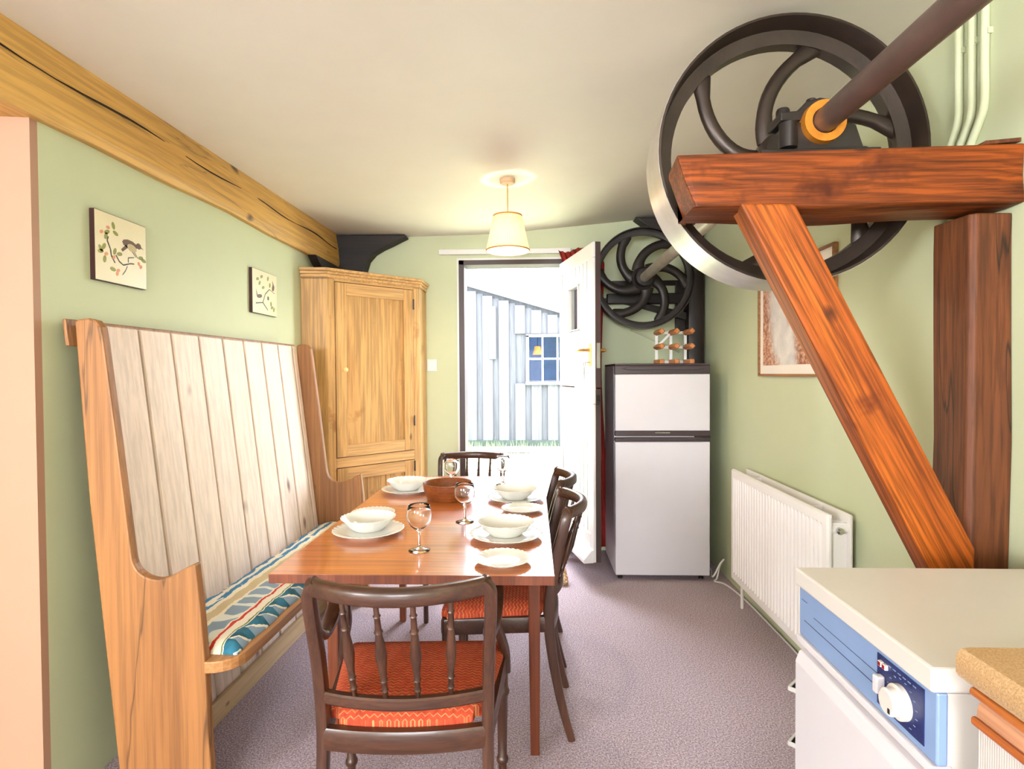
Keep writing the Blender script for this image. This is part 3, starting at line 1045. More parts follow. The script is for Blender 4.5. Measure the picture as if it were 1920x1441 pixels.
# patterned squab cushion
t = NT('patterned_ikat_cloth')
t.set(Roughness=0.9)
v = t.coords()
sep = t.n('ShaderNodeSeparateXYZ')
t.l(v, sep.inputs[0])
xx = t.math('DIVIDE', t.math('ADD', sep.outputs[0], 0.10), 0.40)
wob = t.math('MULTIPLY', t.math('SUBTRACT', t.noise(v, 22, 3), 0.5), 0.05)
xw = t.math('ADD', xx, wob)
teal, blue, cream, beige, grey, redc, green, dteal = c(44, 112, 136), c(58, 124, 168), c(226, 218, 194), c(196, 178, 138), c(134, 156, 172), c(196, 52, 34), c(104, 118, 62), c(28, 82, 96)
base = t.ramp(xw, [(0.0, redc), (0.09, blue), (0.22, cream), (0.26, blue), (0.31, cream), (0.36, beige), (0.46, cream), (0.49, grey), (0.66, cream), (0.675, redc), (0.70, cream), (0.77, green), (0.785, cream), (0.80, grey), (1.0, grey)], 'CONSTANT')
# white flecks in the blue stripe
vf = t.coords((30, 9, 1))
fl = t.ramp(t.noise(vf, 1.6, 2), [(0.56, (0, 0, 0, 1)), (0.6, (1, 1, 1, 1))])
inblue = t.math('LESS_THAN', xw, 0.34)
base = t.mix(t.math('MULTIPLY', fl, inblue), base, cream)
# swirls in the grey stripe
wv = t.n('ShaderNodeTexWave', wave_type='RINGS')
wv.inputs['Scale'].default_value = 9
wv.inputs['Distortion'].default_value = 6
wv.inputs['Detail'].default_value = 1
t.l(t.coords((1, 0.8, 1)), wv.inputs['Vector'])
sw = t.ramp(wv.outputs['Fac'], [(0.72, (0, 0, 0, 1)), (0.85, (1, 1, 1, 1))])
ingrey = t.math('MULTIPLY', t.math('GREATER_THAN', xw, 0.49), t.math('LESS_THAN', xw, 0.66))
base = t.mix(t.math('MULTIPLY', sw, ingrey), base, c(216, 218, 206))
# broken red line
dash = t.math('GREATER_THAN', t.math('FRACT', t.math('MULTIPLY', sep.outputs[1], 14.0)), 0.25)
# teal triangles along the front
tri = t.math('FRACT', t.math('MULTIPLY', sep.outputs[1], 12.5))
lim = t.math('ADD', 0.80, t.math('MULTIPLY', tri, 0.12))
intri = t.math('MULTIPLY', t.math('GREATER_THAN', xw, 0.795), t.math('LESS_THAN', xw, lim))
base = t.mix(intri, base, t.ramp(t.noise(v, 18, 2), [(0.4, dteal), (0.6, teal)]))
lim2 = t.math('ADD', lim, 0.018)
edge = t.math('MULTIPLY', t.math('GREATER_THAN', xw, lim), t.math('LESS_THAN', xw, lim2))
base = t.mix(edge, base, cream)
t.color(base)
t.bump(t.noise(v, 260, 2), 0.3, 0.001)
M_ikat = t.m
b = B()
nx, ny = 14, 70
G = []
for i in range(nx + 1):
    row = []
    for j in range(ny + 1):
        u, w_ = i / nx, j / ny
        x = -0.055 + 0.315 * u + 0.004 * math.sin(w_ * 40 + 2) * (u > 0.9)
        y = 0.045 + 1.41 * w_
        e = min(u, 1 - u) * 0.315
        e2 = min(w_, 1 - w_) * 1.41
        ee = min(e, e2)
        puff = 0.03 * min(1, (ee / 0.03)) ** 0.5
        wr = 0.0025 * math.sin(x * 60 + y * 9) * math.sin(y * 23) + 0.002 * math.sin(y * 57 + x * 30)
        z = 0.4385 + 0.004 + puff + (wr if ee > 0.01 else 0)
        row.append(b.bm.verts.new((x, y, z)))
    G.append(row)
Lw = [[b.bm.verts.new((G[i][j].co.x, G[i][j].co.y, 0.4375)) for j in (0, ny)] for i in range(nx + 1)]
for i in range(nx):
    for j in range(ny):
        b.face([G[i][j], G[i + 1][j], G[i + 1][j + 1], G[i][j + 1]])
bmesh.ops.delete(b.bm, geom=[v_ for r_ in Lw for v_ in r_], context='VERTS')
Lz = {}
rimv = [G[i][0] for i in range(nx + 1)] + [G[nx][j] for j in range(1, ny + 1)] + [G[i][ny] for i in range(nx - 1, -1, -1)] + [G[0][j] for j in range(ny - 1, 0, -1)]
low = [b.bm.verts.new((v_.co.x, v_.co.y, 0.4375)) for v_ in rimv]
for i in range(len(rimv)):
    k_ = (i + 1) % len(rimv)
    b.face([rimv[i], rimv[k_], low[k_], low[i]])
b.face(low)
o = b.build('seat_cushion', M_ikat, smooth=60, loc=(-1.16, 1.60, 0), rot=(0, 0, math.radians(-1.3)))
tag(o, 'long thin cushion in blue, cream and red pattern on the settle seat', 'cushion')

# ------------------------------------------------------------------ corner cupboard
A_, B_, C_, D_ = (-1.41, 3.36), (-1.255, 3.375), (-0.778, 3.83), (-0.775, 4.048)
cb = thing('corner_cupboard', 'tall old pine corner cupboard with panelled door', 'cupboard', (-1.40, 4.05, 0))


def L2(p):
    return (p[0] + 1.40, p[1] - 4.05)


def inset(p, q, t_):
    """thin upright board along p->q, thickness t_ to the inner side (towards the corner)"""
    p, q = Vector(L2(p)), Vector(L2(q))
    d = (q - p).normalized()
    nrm = Vector((-d.y, d.x))
    return [p, q, q + nrm * t_, p + nrm * t_]


cen = Vector((-1.40, 4.05))
B().prism([tuple(x) for x in inset(A_, B_, 0.02)], 'Z', 0.0, 1.88).build('side_board', M_cup, cb, bevel=0.002)
B().prism([tuple(x) for x in inset(C_, D_, 0.02)], 'Z', 0.0, 1.88).build('side_board', M_cup, cb, bevel=0.002)
poly = [L2((-1.411, 4.049)), L2(A_), L2(B_), L2(C_), L2(D_)]
B().prism(poly, 'Z', 1.865, 1.874).build('top_board', M_cup, cb)
B().prism(poly, 'Z', 0.06, 0.08).build('shelf', M_cup, cb)


def grown(d_):
    return [L2((-1.411, 4.049)), L2((A_[0], A_[1] - d_)), L2((B_[0] + d_ * 0.4, B_[1] - d_)), L2((C_[0] + d_, C_[1] - d_ * 0.4)), L2((D_[0] + d_, D_[1]))]


b = B()
b.prism(grown(0.006), 'Z', 1.875, 1.895)
b.prism(grown(0.014), 'Z', 1.895, 1.912)
b.prism(grown(0.024), 'Z', 1.912, 1.93)
b.build('cornice', M_cuph, cb, bevel=0.004)
# diagonal front in its own frame: local x along the front, y into the cupboard
pB, pC = Vector((B_[0], B_[1], 0)), Vector((C_[0], C_[1], 0))
FL = (pC - pB).length
fa = math.atan2(pC.y - pB.y, pC.x - pB.x)
fo = Vector((L2(B_)[0], L2(B_)[1], 0))
fkw = dict(loc=fo, rot=(0, 0, fa))
B().box(0, 0.05, 0.0, 0.022, 0, 1.876).build('stile', M_cup, cb, bevel=0.003, **fkw)
B().box(FL - 0.05, FL, 0.0, 0.022, 0, 1.876).build('stile', M_cup, cb, bevel=0.003, **fkw)
B().box(0.05, FL - 0.05, 0.001, 0.022, 0.70, 0.762).build('rail', M_cuph, cb, bevel=0.003, **fkw)
B().box(0.05, FL - 0.05, 0.001, 0.022, 0.0, 0.10).build('rail', M_cuph, cb, bevel=0.003, **fkw)
B().box(0.05, FL - 0.05, 0.001, 0.022, 1.855, 1.876).build('rail', M_cuph, cb, bevel=0.002, **fkw)
for z0, z1, knob in ((0.766, 1.851, True), (0.104, 0.696, False)):
    dx0, dx1 = 0.054, FL - 0.054
    w_ = 0.072
    d_ = B().box(dx0 + w_ - 0.006, dx1 - w_ + 0.006, 0.012, 0.019, z0 + 0.07, z1 - 0.07).build('door', M_cup, cb, **fkw)
    B().box(dx0, dx0 + w_, -0.002, 0.02, z0, z1).build('stile', M_cup, d_, bevel=0.002)
    B().box(dx1 - w_, dx1, -0.002, 0.02, z0, z1).build('stile', M_cup, d_, bevel=0.002)
    B().box(dx0 + w_, dx1 - w_, -0.0015, 0.02, z0, z0 + 0.075).build('rail', M_cuph, d_, bevel=0.002)
    B().box(dx0 + w_, dx1 - w_, -0.0015, 0.02, z1 - 0.075, z1).build('rail', M_cuph, d_, bevel=0.002)
    if knob:
        B().lathe([(0, 0.0), (0.008, 0.0), (0.007, 0.012), (0.014, 0.02), (0.015, 0.028), (0.008, 0.034), (0, 0.035)], 16, 'Y').build('knob', plain('pale_wooden_knob', c(240, 205, 140), 0.3), d_, smooth=True, loc=(dx0 + 0.05, -0.003, 1.31), rot=(0, 0, PI))
        b = B()
        for hz in (1.72, 0.93):
            b.tube([(dx1 + 0.003, -0.004, hz), (dx1 + 0.003, -0.004, hz + 0.07)], 0.005, 6)
        b.build('hinge', M_iron, d_)
    else:
        b = B()
        for q in (0.33, 0.66):
            xq = lerp(dx0 + w_, dx1 - w_, q)
            b.box(xq - 0.0015, xq + 0.0015, 0.0112, 0.0125, z0 + 0.075, z1 - 0.075)
        b.build('groove', M_groove, d_)
        B().tube([(dx1 + 0.003, -0.004, 0.62), (dx1 + 0.003, -0.004, 0.69)], 0.005, 6).build('hinge', M_iron, d_)

# ------------------------------------------------------------------ table
tb = thing('dining_table', 'orange brown teak dining table laid for four', 'table', (-0.333, 2.205, 0))
TX, TY0, TY1, TZ = 0.387, -0.725, 0.725, 0.742
b = B()
b.box(-TX, TX, TY0, TY1, TZ - 0.026, TZ)
b.bm.normal_update()
for f_ in b.bm.faces:
    f_.material_index = 0 if f_.calc_center_median().z > TZ - 0.001 else 1
b.build('tabletop', [M_table, M_tleg], tb, bevel=0.0015)
b = B()
b.box(-0.34, 0.34, -0.35, -0.328, TZ - 0.10, TZ - 0.026)
b.box(-0.34, 0.34, 0.648, 0.67, TZ - 0.10, TZ - 0.026)
b.box(-0.352, -0.332, -0.35, 0.67, TZ - 0.10, TZ - 0.026)
b.box(0.322, 0.342, -0.35, 0.67, TZ - 0.10, TZ - 0.026)
b.build('apron', M_tleg, tb)
for lx, ly in ((-0.35, -0.335), (0.332, -0.335), (-0.35, 0.66), (0.332, 0.66)):
    b = B()
    b.sweep([(lx, ly, TZ - 0.027), (lx, ly, 0.0)], [0.044, 0.031], [0.044, 0.031], (1, 0, 0), 12, 8)
    b.build('leg', M_tleg, tb, smooth=30)


# ------------------------------------------------------------------ chairs
def make_chair(label, arms, hb, hf, group=None):
    ch = thing('dining_chair', label, 'chair', (0, 0, 0), 0, group)
    ztop = 0.815
    for s_ in (-1, 1):
        pth = smooth_path([(s_ * hb * 0.97, -0.272, 0), (s_ * hb * 0.98, -0.235, 0.14), (s_ * hb, -0.203, 0.32), (s_ * hb, -0.195, 0.45), (s_ * (hb + 0.004), -0.212, 0.60), (s_ * (hb + 0.010), -0.245, 0.74), (s_ * (hb + 0.008), -0.258, 0.785), (s_ * (hb - 0.012), -0.266, ztop - 0.006)], 4)
        k_ = len(pth)
        ws = [lerp(0.024, 0.03, min(1, i / 12)) for i in range(k_)]
        hs = [lerp(0.026, 0.04, min(1, i / 12)) if i < k_ * 0.6 else lerp(0.04, 0.03, (i - k_ * 0.6) / (k_ * 0.4)) for i in range(k_)]
        b = B()
        b.sweep(pth, ws, hs, (1, 0, 0), 12, 4.0)
        b.build('rear_leg', M_mahog, ch, smooth=35)
    # curved crest and lower rail
    def arc(half, y, bow, z, n_=17):
        return [(half * (2 * i / (n_ - 1) - 1), y - bow * (1 - (2 * i / (n_ - 1) - 1) ** 2), z) for i in range(n_)]
    b = B()
    b.sweep(arc(hb + 0.006, -0.256, 0.072, ztop - 0.018), 0.042, 0.032, (0, 0, 1), 12, 2.8)
    b.build('crest_rail', M_mahogx, ch, smooth=40)
    b = B()
    b.sweep(arc(hb - 0.01, -0.208, 0.035, 0.515), 0.03, 0.022, (0, 0, 1), 8, 5)
    b.build('lower_rail', M_mahogx, ch, smooth=35)
    for q in (-0.6, -0.2, 0.2, 0.6):
        xb, xt = q * (hb - 0.01), q * (hb + 0.004)
        yb = -0.208 - 0.035 * (1 - q * q)
        yt = -0.256 - 0.072 * (1 - q * q)
        z0, z1 = 0.528, ztop - 0.03
        prof_ = [(0, 0.006), (0.08, 0.0065), (0.09, 0.009), (0.105, 0.0065), (0.19, 0.0075), (0.2, 0.0098), (0.215, 0.007), (0.32, 0.0095), (0.45, 0.0135), (0.58, 0.0105), (0.70, 0.0075), (0.71, 0.0105), (0.73, 0.0075),
                 (0.86, 0.0065), (0.87, 0.009), (0.885, 0.0062), (1.0, 0.0062)]
        b = B()
        b.tube([(lerp(xb, xt, p[0]), lerp(yb, yt, p[0]), lerp(z0, z1, p[0])) for p in prof_], [p[1] for p in prof_], 10)
        b.build('spindle', M_mahog, ch, smooth=50)
    # seat rails
    zr0, zr1 = 0.385, 0.44
    fy = 0.165
    for s_ in (-1, 1):
        b = B()
        b.sweep([(s_ * hb, -0.195, 0.4125), (s_ * hf, fy, 0.4125)], 0.055, 0.024, (0, 0, 1), 8, 7)
        b.build('seat_rail', M_mahogx, ch, smooth=30)
    B().sweep([(-hf, fy, 0.4125), (hf, fy, 0.4125)], 0.055, 0.024, (0, 0, 1), 8, 7).build('seat_rail', M_mahogx, ch, smooth=30)
    b = B()
    b.sweep(arc(hb, -0.2, 0.022, 0.4125), 0.055, 0.026, (0, 0, 1), 8, 6)
    b.build('seat_rail', M_mahogx, ch, smooth=30)
    # drop-in seat
    b = B()
    nx, ny = 16, 16
    G = []
    for i in range(nx + 1):
        row = []
        for j in range(ny + 1):
            u, w_ = 2 * i / nx - 1, j / ny
            half = lerp(hb - 0.012, hf + 0.008, w_)
            y = lerp(-0.192 - 0.018 * (1 - u * u), fy + 0.016, w_)
            # round the plan corners a little
            rr = max(0, abs(u) - 0.86) / 0.14
            ww = max(0, abs(2 * w_ - 1) - 0.86) / 0.14
            pull = 0.02 * rr * ww
            x = u * half - math.copysign(pull, u)
            y -= math.copysign(pull, w_ - 0.5)
            e = min((1 - abs(u)) * half, min(w_, 1 - w_) * 0.36)
            z = 0.4405 + 0.012 + 0.022 * min(1, e / 0.05) ** 0.5 + 0.008 * (1 - u * u) * (1 - (2 * w_ - 1) ** 2)
            row.append(b.bm.verts.new((x, y, z)))
        G.append(row)
    for i in range(nx):
        for j in range(ny):
            b.face([G[i][j], G[i + 1][j], G[i + 1][j + 1], G[i][j + 1]])
    rim = [G[i][0] for i in range(nx + 1)] + [G[nx][j] for j in range(1, ny + 1)] + [G[i][ny] for i in range(nx - 1, -1, -1)] + [G[0][j] for j in range(ny - 1, 0, -1)]
    lo = [b.bm.verts.new((v_.co.x, v_.co.y, 0.437)) for v_ in rim]
    for i in range(len(rim)):
        k_ = (i + 1) % len(rim)
        b.face([rim[i], rim[k_], lo[k_], lo[i]])
    b.face(lo)
    b.build('seat_pad', M_uphol, ch, smooth=60)
    # turned front legs
    for s_ in (-1, 1):
        b = B()
        b.lathe([(0, 0), (0.011, 0), (0.013, 0.01), (0.0125, 0.09), (0.017, 0.095), (0.019, 0.103), (0.017, 0.111), (0.0135, 0.116), (0.017, 0.30), (0.021, 0.305), (0.023, 0.313), (0.021, 0.321), (0.018, 0.327), (0.019, 0.39), (0.019, 0.436), (0, 0.436)], 14, 'Z', (s_ * (hf - 0.008), fy - 0.008, 0))
        b.build('front_leg', M_mahog, ch, smooth=40)
    if arms:
        for s_ in (-1, 1):
            b = B()
            pth = smooth_path([(s_ * (hb + 0.002), -0.222, 0.672), (s_ * (hb + 0.006), -0.17, 0.645), (s_ * (hb + 0.014), -0.09, 0.644), (s_ * (hb + 0.02), -0.01, 0.664), (s_ * (hb + 0.02), 0.05, 0.680), (s_ * (hb + 0.018), 0.08, 0.672)], 4)
            k_ = len(pth)
            b.sweep(pth, [0.024 + 0.016 * math.sin(PI * i / (k_ - 1)) for i in range(k_)], 0.024, (1, 0, 0), 10, 3)
            b.build('armrest', M_mahog, ch, smooth=40)
            b = B()
            pth = smooth_path([(s_ * (hb + 0.018), 0.072, 0.682), (s_ * (hb + 0.016), 0.062, 0.63), (s_ * (hb + 0.014), 0.066, 0.57), (s_ * (hf - 0.008), 0.10, 0.5), (s_ * (hf + 0.004), 0.13, 0.44), (s_ * (hf + 0.006), 0.135, 0.39)], 4)
            k_ = len(pth)
            b.sweep(pth, [lerp(0.022, 0.026, i / (k_ - 1)) for i in range(k_)], [lerp(0.026, 0.045, i / (k_ - 1)) for i in range(k_)], (1, 0, 0), 10, 4)
            b.build('arm_support', M_mahog, ch, smooth=40)
    return ch


armchair = make_chair('mahogany armchair with red seat, its spindle back turned to the camera', True, 0.198, 0.238, 'mahogany dining chairs')
armchair.location = (-0.322, 1.52, 0)
armchair.rotation_euler = (0, 0, math.radians(3))
side = make_chair('mahogany chair beside the right table leg, nearer of the two on that side', False, 0.172, 0.205, 'mahogany dining chairs')
side.location = (-0.145, 2.105, 0)
side.rotation_euler = (0, 0, PI / 2)
dup(side, (-0.145, 2.595, 0), PI / 2, 'mahogany chair on the door side of the table, further of the two there', 'mahogany dining chairs')
dup(side, (-0.362, 3.0, 0), PI, 'mahogany chair at the far end of the table before the doorway', 'mahogany dining chairs')

# ------------------------------------------------------------------ tableware
TT = 0.742 + 0.0003


def flute(nf, amp, r0, tw=0.0, dz=0.0):
    def f(r, h, th):
        k_ = max(0.0, min(1.0, (r - r0[0]) / (r0[1] - r0[0])))
        s_ = math.sin(nf * th + tw * k_)
        return (r * (1 + amp * k_ * s_), h + dz * k_ * s_)
    return f


def plate_mesh(R, hgt, nf=30):
    w_ = R * 0.62
    prof = [(0.0, 0.0015), (w_ * 0.9, 0.0015), (w_ * 0.92, 0.0), (w_ * 0.98, 0.0), (w_, 0.002), (R * 0.8, hgt * 0.62), (R * 0.99, hgt - 0.001), (R, hgt), (R * 0.985, hgt + 0.0012), (R * 0.8, hgt * 0.62 + 0.003), (w_, 0.0052), (w_ * 0.9, 0.0042), (0, 0.0042)]
    b = B()
    b.lathe(prof, 120, 'Z', mod=flute(nf, 0.012, (w_ * 1.05, R), 2.2, 0.0008))
    return b


def bowl_mesh(R, hgt, nf=30):
    f_ = R * 0.55
    prof = [(0, 0.002), (f_ * 0.92, 0.002), (f_ * 0.95, 0), (f_, 0), (f_ * 1.06, 0.003), (R * 0.78, hgt * 0.45), (R * 0.92, hgt * 0.85), (R, hgt), (R * 0.985, hgt + 0.0015), (R * 0.9, hgt * 0.86), (R * 0.75, hgt * 0.47), (f_ * 1.0, 0.0075), (f_ * 0.8, 0.0055), (0, 0.0055)]
    b = B()
    b.lathe(prof, 120, 'Z', mod=flute(nf, 0.012, (R * 0.8, R), 1.5, 0.001))
    return b


places = [('left', 'near', (-0.562, 1.872), (-0.572, 1.905), (-0.615, 2.108)),
          ('left', 'far', (-0.578, 2.545), (-0.588, 2.575), (-0.512, 2.735)),
          ('right', 'near', (-0.092, 1.83), (-0.094, 1.852), (-0.09, 1.588)),
          ('right', 'far', (-0.078, 2.375), (-0.082, 2.395), (-0.046, 2.185))]
where = {('left', 'near'): 'by the front of the settle', ('left', 'far'): 'by the wooden bowl near the cupboard',
         ('right', 'near'): 'at the nearer side chair', ('right', 'far'): 'at the further side chair'}
dp = sp = bp_ = None
for (sd, nf_, pd, pb, ps) in places:
    wh = where[(sd, nf_)]
    if dp is None:
        dp = plate_mesh(0.119, 0.016).build('dinner_plate', M_china, smooth=50)
        bp_ = bowl_mesh(0.093, 0.043).build('cereal_bowl', M_china, smooth=50)
        sp = plate_mesh(0.082, 0.014).build('side_plate', M_china, smooth=50)
        o1, o2, o3 = dp, bp_, sp
    else:
        o1, o2, o3 = dp.copy(), bp_.copy(), sp.copy()
        for o in (o1, o2, o3):
            C.objects.link(o)
    o1.location = (pd[0], pd[1], TT)
    o2.location = (pb[0], pb[1], TT + 0.0046)
    o3.location = (ps[0], ps[1], TT)
    tag(o1, 'white fluted dinner plate under a bowl, ' + wh, 'plate', 'white dinner plates')
    tag(o2, 'white fluted bowl on a dinner plate, ' + wh, 'bowl', 'white bowls')
    tag(o3, 'small white fluted side plate laid ' + wh, 'plate', 'white side plates')

wbowl = B()
wbowl.lathe([(0, 0.003), (0.07, 0.003), (0.075, 0.0), (0.088, 0.001), (0.098, 0.02), (0.106, 0.05), (0.108, 0.068), (0.102, 0.071), (0.097, 0.066), (0.09, 0.03), (0.08, 0.014), (0, 0.011)], 48)
wbowl = wbowl.build('wooden_bowl', M_bowlwood, smooth=50, loc=(-0.372, 2.405, TT))
tag(wbowl, 'round brown turned wooden bowl in the middle of the table', 'bowl')

gp = [(0, 0.0), (0.032, 0.0), (0.033, 0.0015), (0.02, 0.005), (0.008, 0.009), (0.0045, 0.016), (0.004, 0.045), (0.0048, 0.058), (0.012, 0.064), (0.026, 0.075), (0.0355, 0.092), (0.0375, 0.108), (0.0355, 0.125), (0.0325, 0.139),
      (0.0318, 0.1395), (0.0312, 0.139), (0.0342, 0.125), (0.036, 0.108), (0.034, 0.0925), (0.025, 0.0775), (0.011, 0.067), (0, 0.0655)]
g0 = B().lathe(gp, 40).build('wine_glass', M_glass, smooth='all')
glasses = [((-0.351, 1.69), 'empty wine glass standing nearest the front edge of the table'), ((-0.252, 2.02), 'empty wine glass in front of the wooden bowl'),
           ((-0.385, 2.60), 'empty wine glass behind the wooden bowl'), ((-0.150, 2.70), 'empty wine glass in the glare beside the far end chair')]
for i, (p, lb) in enumerate(glasses):
    o = g0 if i == 0 else g0.copy()
    if i:
        C.objects.link(o)
    o.location = (p[0], p[1], TT)
    tag(o, lb, 'glass', 'wine glasses on the table')

# ------------------------------------------------------------------ pendant lamp
LX, LY = -0.128, 2.90
cz = ceil_z(LX, LY)
pl_ = thing('pendant_lamp', 'lit pendant lamp with pleated cream shade over the table', 'lamp', (LX, LY, cz))
B().lathe([(0, 0.004), (0.039, 0.004), (0.039, -0.018), (0.034, -0.024), (0.008, -0.026), (0, -0.026)], 28).build('ceiling_rose', plain('tan_plastic', c(206, 170, 130), 0.5), pl_, smooth=35)
B().tube([(0, 0, -0.025), (0, 0, -0.19)], 0.0035, 8).build('cord', plain('brass_coloured_flex', c(190, 150, 80), 0.4), pl_, smooth=True)
b = B()
zt, zb_ = 2.09 - cz, 1.914 - cz
b.lathe([(0.074, zt), (0.112, zb_), (0.1105, zb_), (0.0725, zt)], 96, close=True)
sh_ = b.build('shade', M_shade, pl_, smooth=50)
for r_, z_ in ((0.0745, zt), (0.1125, zb_)):
    B().lathe([(r_ - 0.003, z_ - 0.003), (r_ + 0.001, z_ - 0.003), (r_ + 0.001, z_ + 0.004), (r_ - 0.003, z_ + 0.004)], 64, close=True).build('shade_trim', plain('golden_braid', c(190, 126, 52), 0.7), sh_, smooth=30)
b = B()
b.lathe([(0, -0.185), (0.014, -0.185), (0.016, -0.225), (0.0, -0.227)], 16)
for k_ in range(3):
    a = 2 * PI * k_ / 3
    b.tube([(0.012 * math.cos(a), 0.012 * math.sin(a), -0.2), (0.074 * math.cos(a), 0.074 * math.sin(a), zt)], 0.0015, 5)
b.build('lamp_holder', M_white, pl_, smooth=30)
B().lathe([(0, -0.226), (0.013, -0.226), (0.018, -0.25), (0.028, -0.275), (0.03, -0.292), (0.024, -0.312), (0.0, -0.323)], 20).build('light_bulb', M_bulb, pl_, smooth='all')
lb_ = bulb('pendant_lamp_light', (LX, LY, cz - 0.345), 24, 0.025, (1.0, 0.82, 0.56))
lb_.parent = pl_
lb_.location = (0, 0, -0.34)

# ------------------------------------------------------------------ wall pictures
M_board = plain('cream_picture_panel', c(226, 214, 176), 0.35, vary=0.03, vscale=9)
M_bedge = plain('dark_red_panel_edge', c(54, 16, 12), 0.5)
MB_ = [plain('print_brown', c(96, 66, 40), 0.5), plain('print_leaf_green', c(140, 142, 66), 0.5), plain('print_twig', c(66, 62, 54), 0.5), plain('print_blossom', c(214, 140, 104), 0.5), plain('print_pale_breast', c(186, 166, 120), 0.5)]


def bird_picture(name, label, y0, y1, z0, z1, art):
    p = thing(name, label, 'picture', (XL, (y0 + y1) / 2, (z0 + z1) / 2))
    hw, hh = (y1 - y0) / 2, (z1 - z0) / 2
    B().box(0.0, 0.016, -hw, hw, -hh, hh).build('panel', M_bedge, p)
    B().box(0.0161, 0.017, -hw + 0.0015, hw - 0.0015, -hh + 0.0015, hh - 0.0015).build('print_sheet', M_board, p)
    b = B()
    X0, X1 = 0.0169, 0.0173

    def uv(u, v_):      # u to the right seen from the room, v up (0..1)
        return (-hw + 2 * hw * u, -hh + 2 * hh * v_)

    def blob(pts, mi):
        b.mi = mi
        b.prism([uv(*q) for q in pts], 'X', X0, X1 + 0.0001 * mi)

    def ell(u, v_, a, bb, rot, mi, n_=10):
        b.mi = mi
        pts = []
        for k_ in range(n_):
            th = 2 * PI * k_ / n_
            du, dv_ = a * math.cos(th), bb * math.sin(th)
            pts.append((u + du * math.cos(rot) - dv_ * math.sin(rot), v_ + du * math.sin(rot) + dv_ * math.cos(rot)))
        blob(pts, mi)

    def line(pts, w_, mi):
        for (ua, va), (ub, vb) in zip(pts, pts[1:]):
            d = Vector((ub - ua, vb - va))
            nrm = Vector((-d.y, d.x)).normalized() * w_
            blob([(ua + nrm.x, va + nrm.y), (ub + nrm.x * 0.8, vb + nrm.y * 0.8), (ub - nrm.x * 0.8, vb - nrm.y * 0.8), (ua - nrm.x, va - nrm.y)], mi)
    art(ell, line, blob)
    b.build('print', MB_, p)
    return p


def art1(ell, line, blob):
    line([(0.24, 0.66), (0.22, 0.6), (0.28, 0.48), (0.29, 0.4), (0.36, 0.3)], 0.012, 2)
    line([(0.38, 0.42), (0.44, 0.34), (0.52, 0.3), (0.66, 0.35), (0.74, 0.36)], 0.011, 2)
    line([(0.60, 0.30), (0.56, 0.22), (0.50, 0.15)], 0.006, 2)
    line([(0.62, 0.36), (0.62, 0.43), (0.74, 0.46)], 0.008, 2)
    for (u, v_, r, mi) in ((0.22, 0.72, 0.5, 1), (0.2, 0.66, 1.2, 1), (0.34, 0.84, 1.8, 1), (0.38, 0.74, -0.4, 1), (0.24, 0.79, 0, 3), (0.12, 0.7, 0.6, 3), (0.16, 0.5, 1.0, 1), (0.1, 0.46, 2.2, 1), (0.1, 0.42, 0.2, 1),
                           (0.17, 0.32, 1.4, 1), (0.2, 0.4, 0.4, 3), (0.36, 0.47, 1.2, 1), (0.45, 0.45, 0.2, 1), (0.34, 0.38, 1.0, 3), (0.88, 0.48, 0.2, 1), (0.94, 0.45, -0.2, 1), (0.84, 0.38, 2.0, 3), (0.88, 0.34, 0.8, 3),
                           (0.32, 0.2, -0.1, 1), (0.42, 0.2, 0.5, 3), (0.4, 0.15, 1.2, 3)):
        ell(u, v_, 0.055 if mi == 1 else 0.035, 0.03 if mi == 1 else 0.025, r, mi)
    ell(0.70, 0.595, 0.10, 0.055, -0.2, 4)
    ell(0.66, 0.64, 0.155, 0.068, -0.08, 0)
    ell(0.84, 0.655, 0.055, 0.048, 0, 0)
    blob([(0.88, 0.66), (0.945, 0.62), (0.88, 0.635)], 2)
    blob([(0.58, 0.62), (0.48, 0.53), (0.51, 0.5), (0.62, 0.585)], 0)
    line([(0.70, 0.55), (0.78, 0.47)], 0.006, 2)
    line([(0.74, 0.55), (0.82, 0.46)], 0.006, 2)


def art2(ell, line, blob):
    line([(0.12, 0.22), (0.40, 0.27), (0.60, 0.12)], 0.014, 2)
    line([(0.40, 0.27), (0.5, 0.48), (0.68, 0.62)], 0.012, 2)
    line([(0.68, 0.62), (0.9, 0.55)], 0.008, 2)
    for (u, v_, r) in ((0.2, 0.78, 0.3), (0.28, 0.7, 1.0), (0.42, 0.62, 0.4), (0.36, 0.86, 0.5), (0.62, 0.86, 1.2), (0.7, 0.72, 1.4), (0.78, 0.2, 0.4), (0.86, 0.16, 1.2), (0.74, 0.28, 1.6)):
        ell(u, v_, 0.06, 0.035, r, 1)
    ell(0.84, 0.68, 0.05, 0.085, -0.3, 0)
    blob([(0.82, 0.74), (0.80, 0.86), (0.87, 0.75)], 0)
    ell(0.27, 0.40, 0.11, 0.045, 0.2, 0)
    blob([(0.2, 0.41), (0.13, 0.56), (0.16, 0.39)], 0)
    ell(0.62, 0.40, 0.035, 0.05, 0, 2)


bird_picture('bird_picture', 'square picture of one brown bird on a blossom twig above the settle', 1.742, 1.979, 1.590, 1.816, art1)
bird_picture('bird_picture', 'square picture of small birds on a forked twig near the cupboard', 2.745, 3.010, 1.595, 1.818, art2)

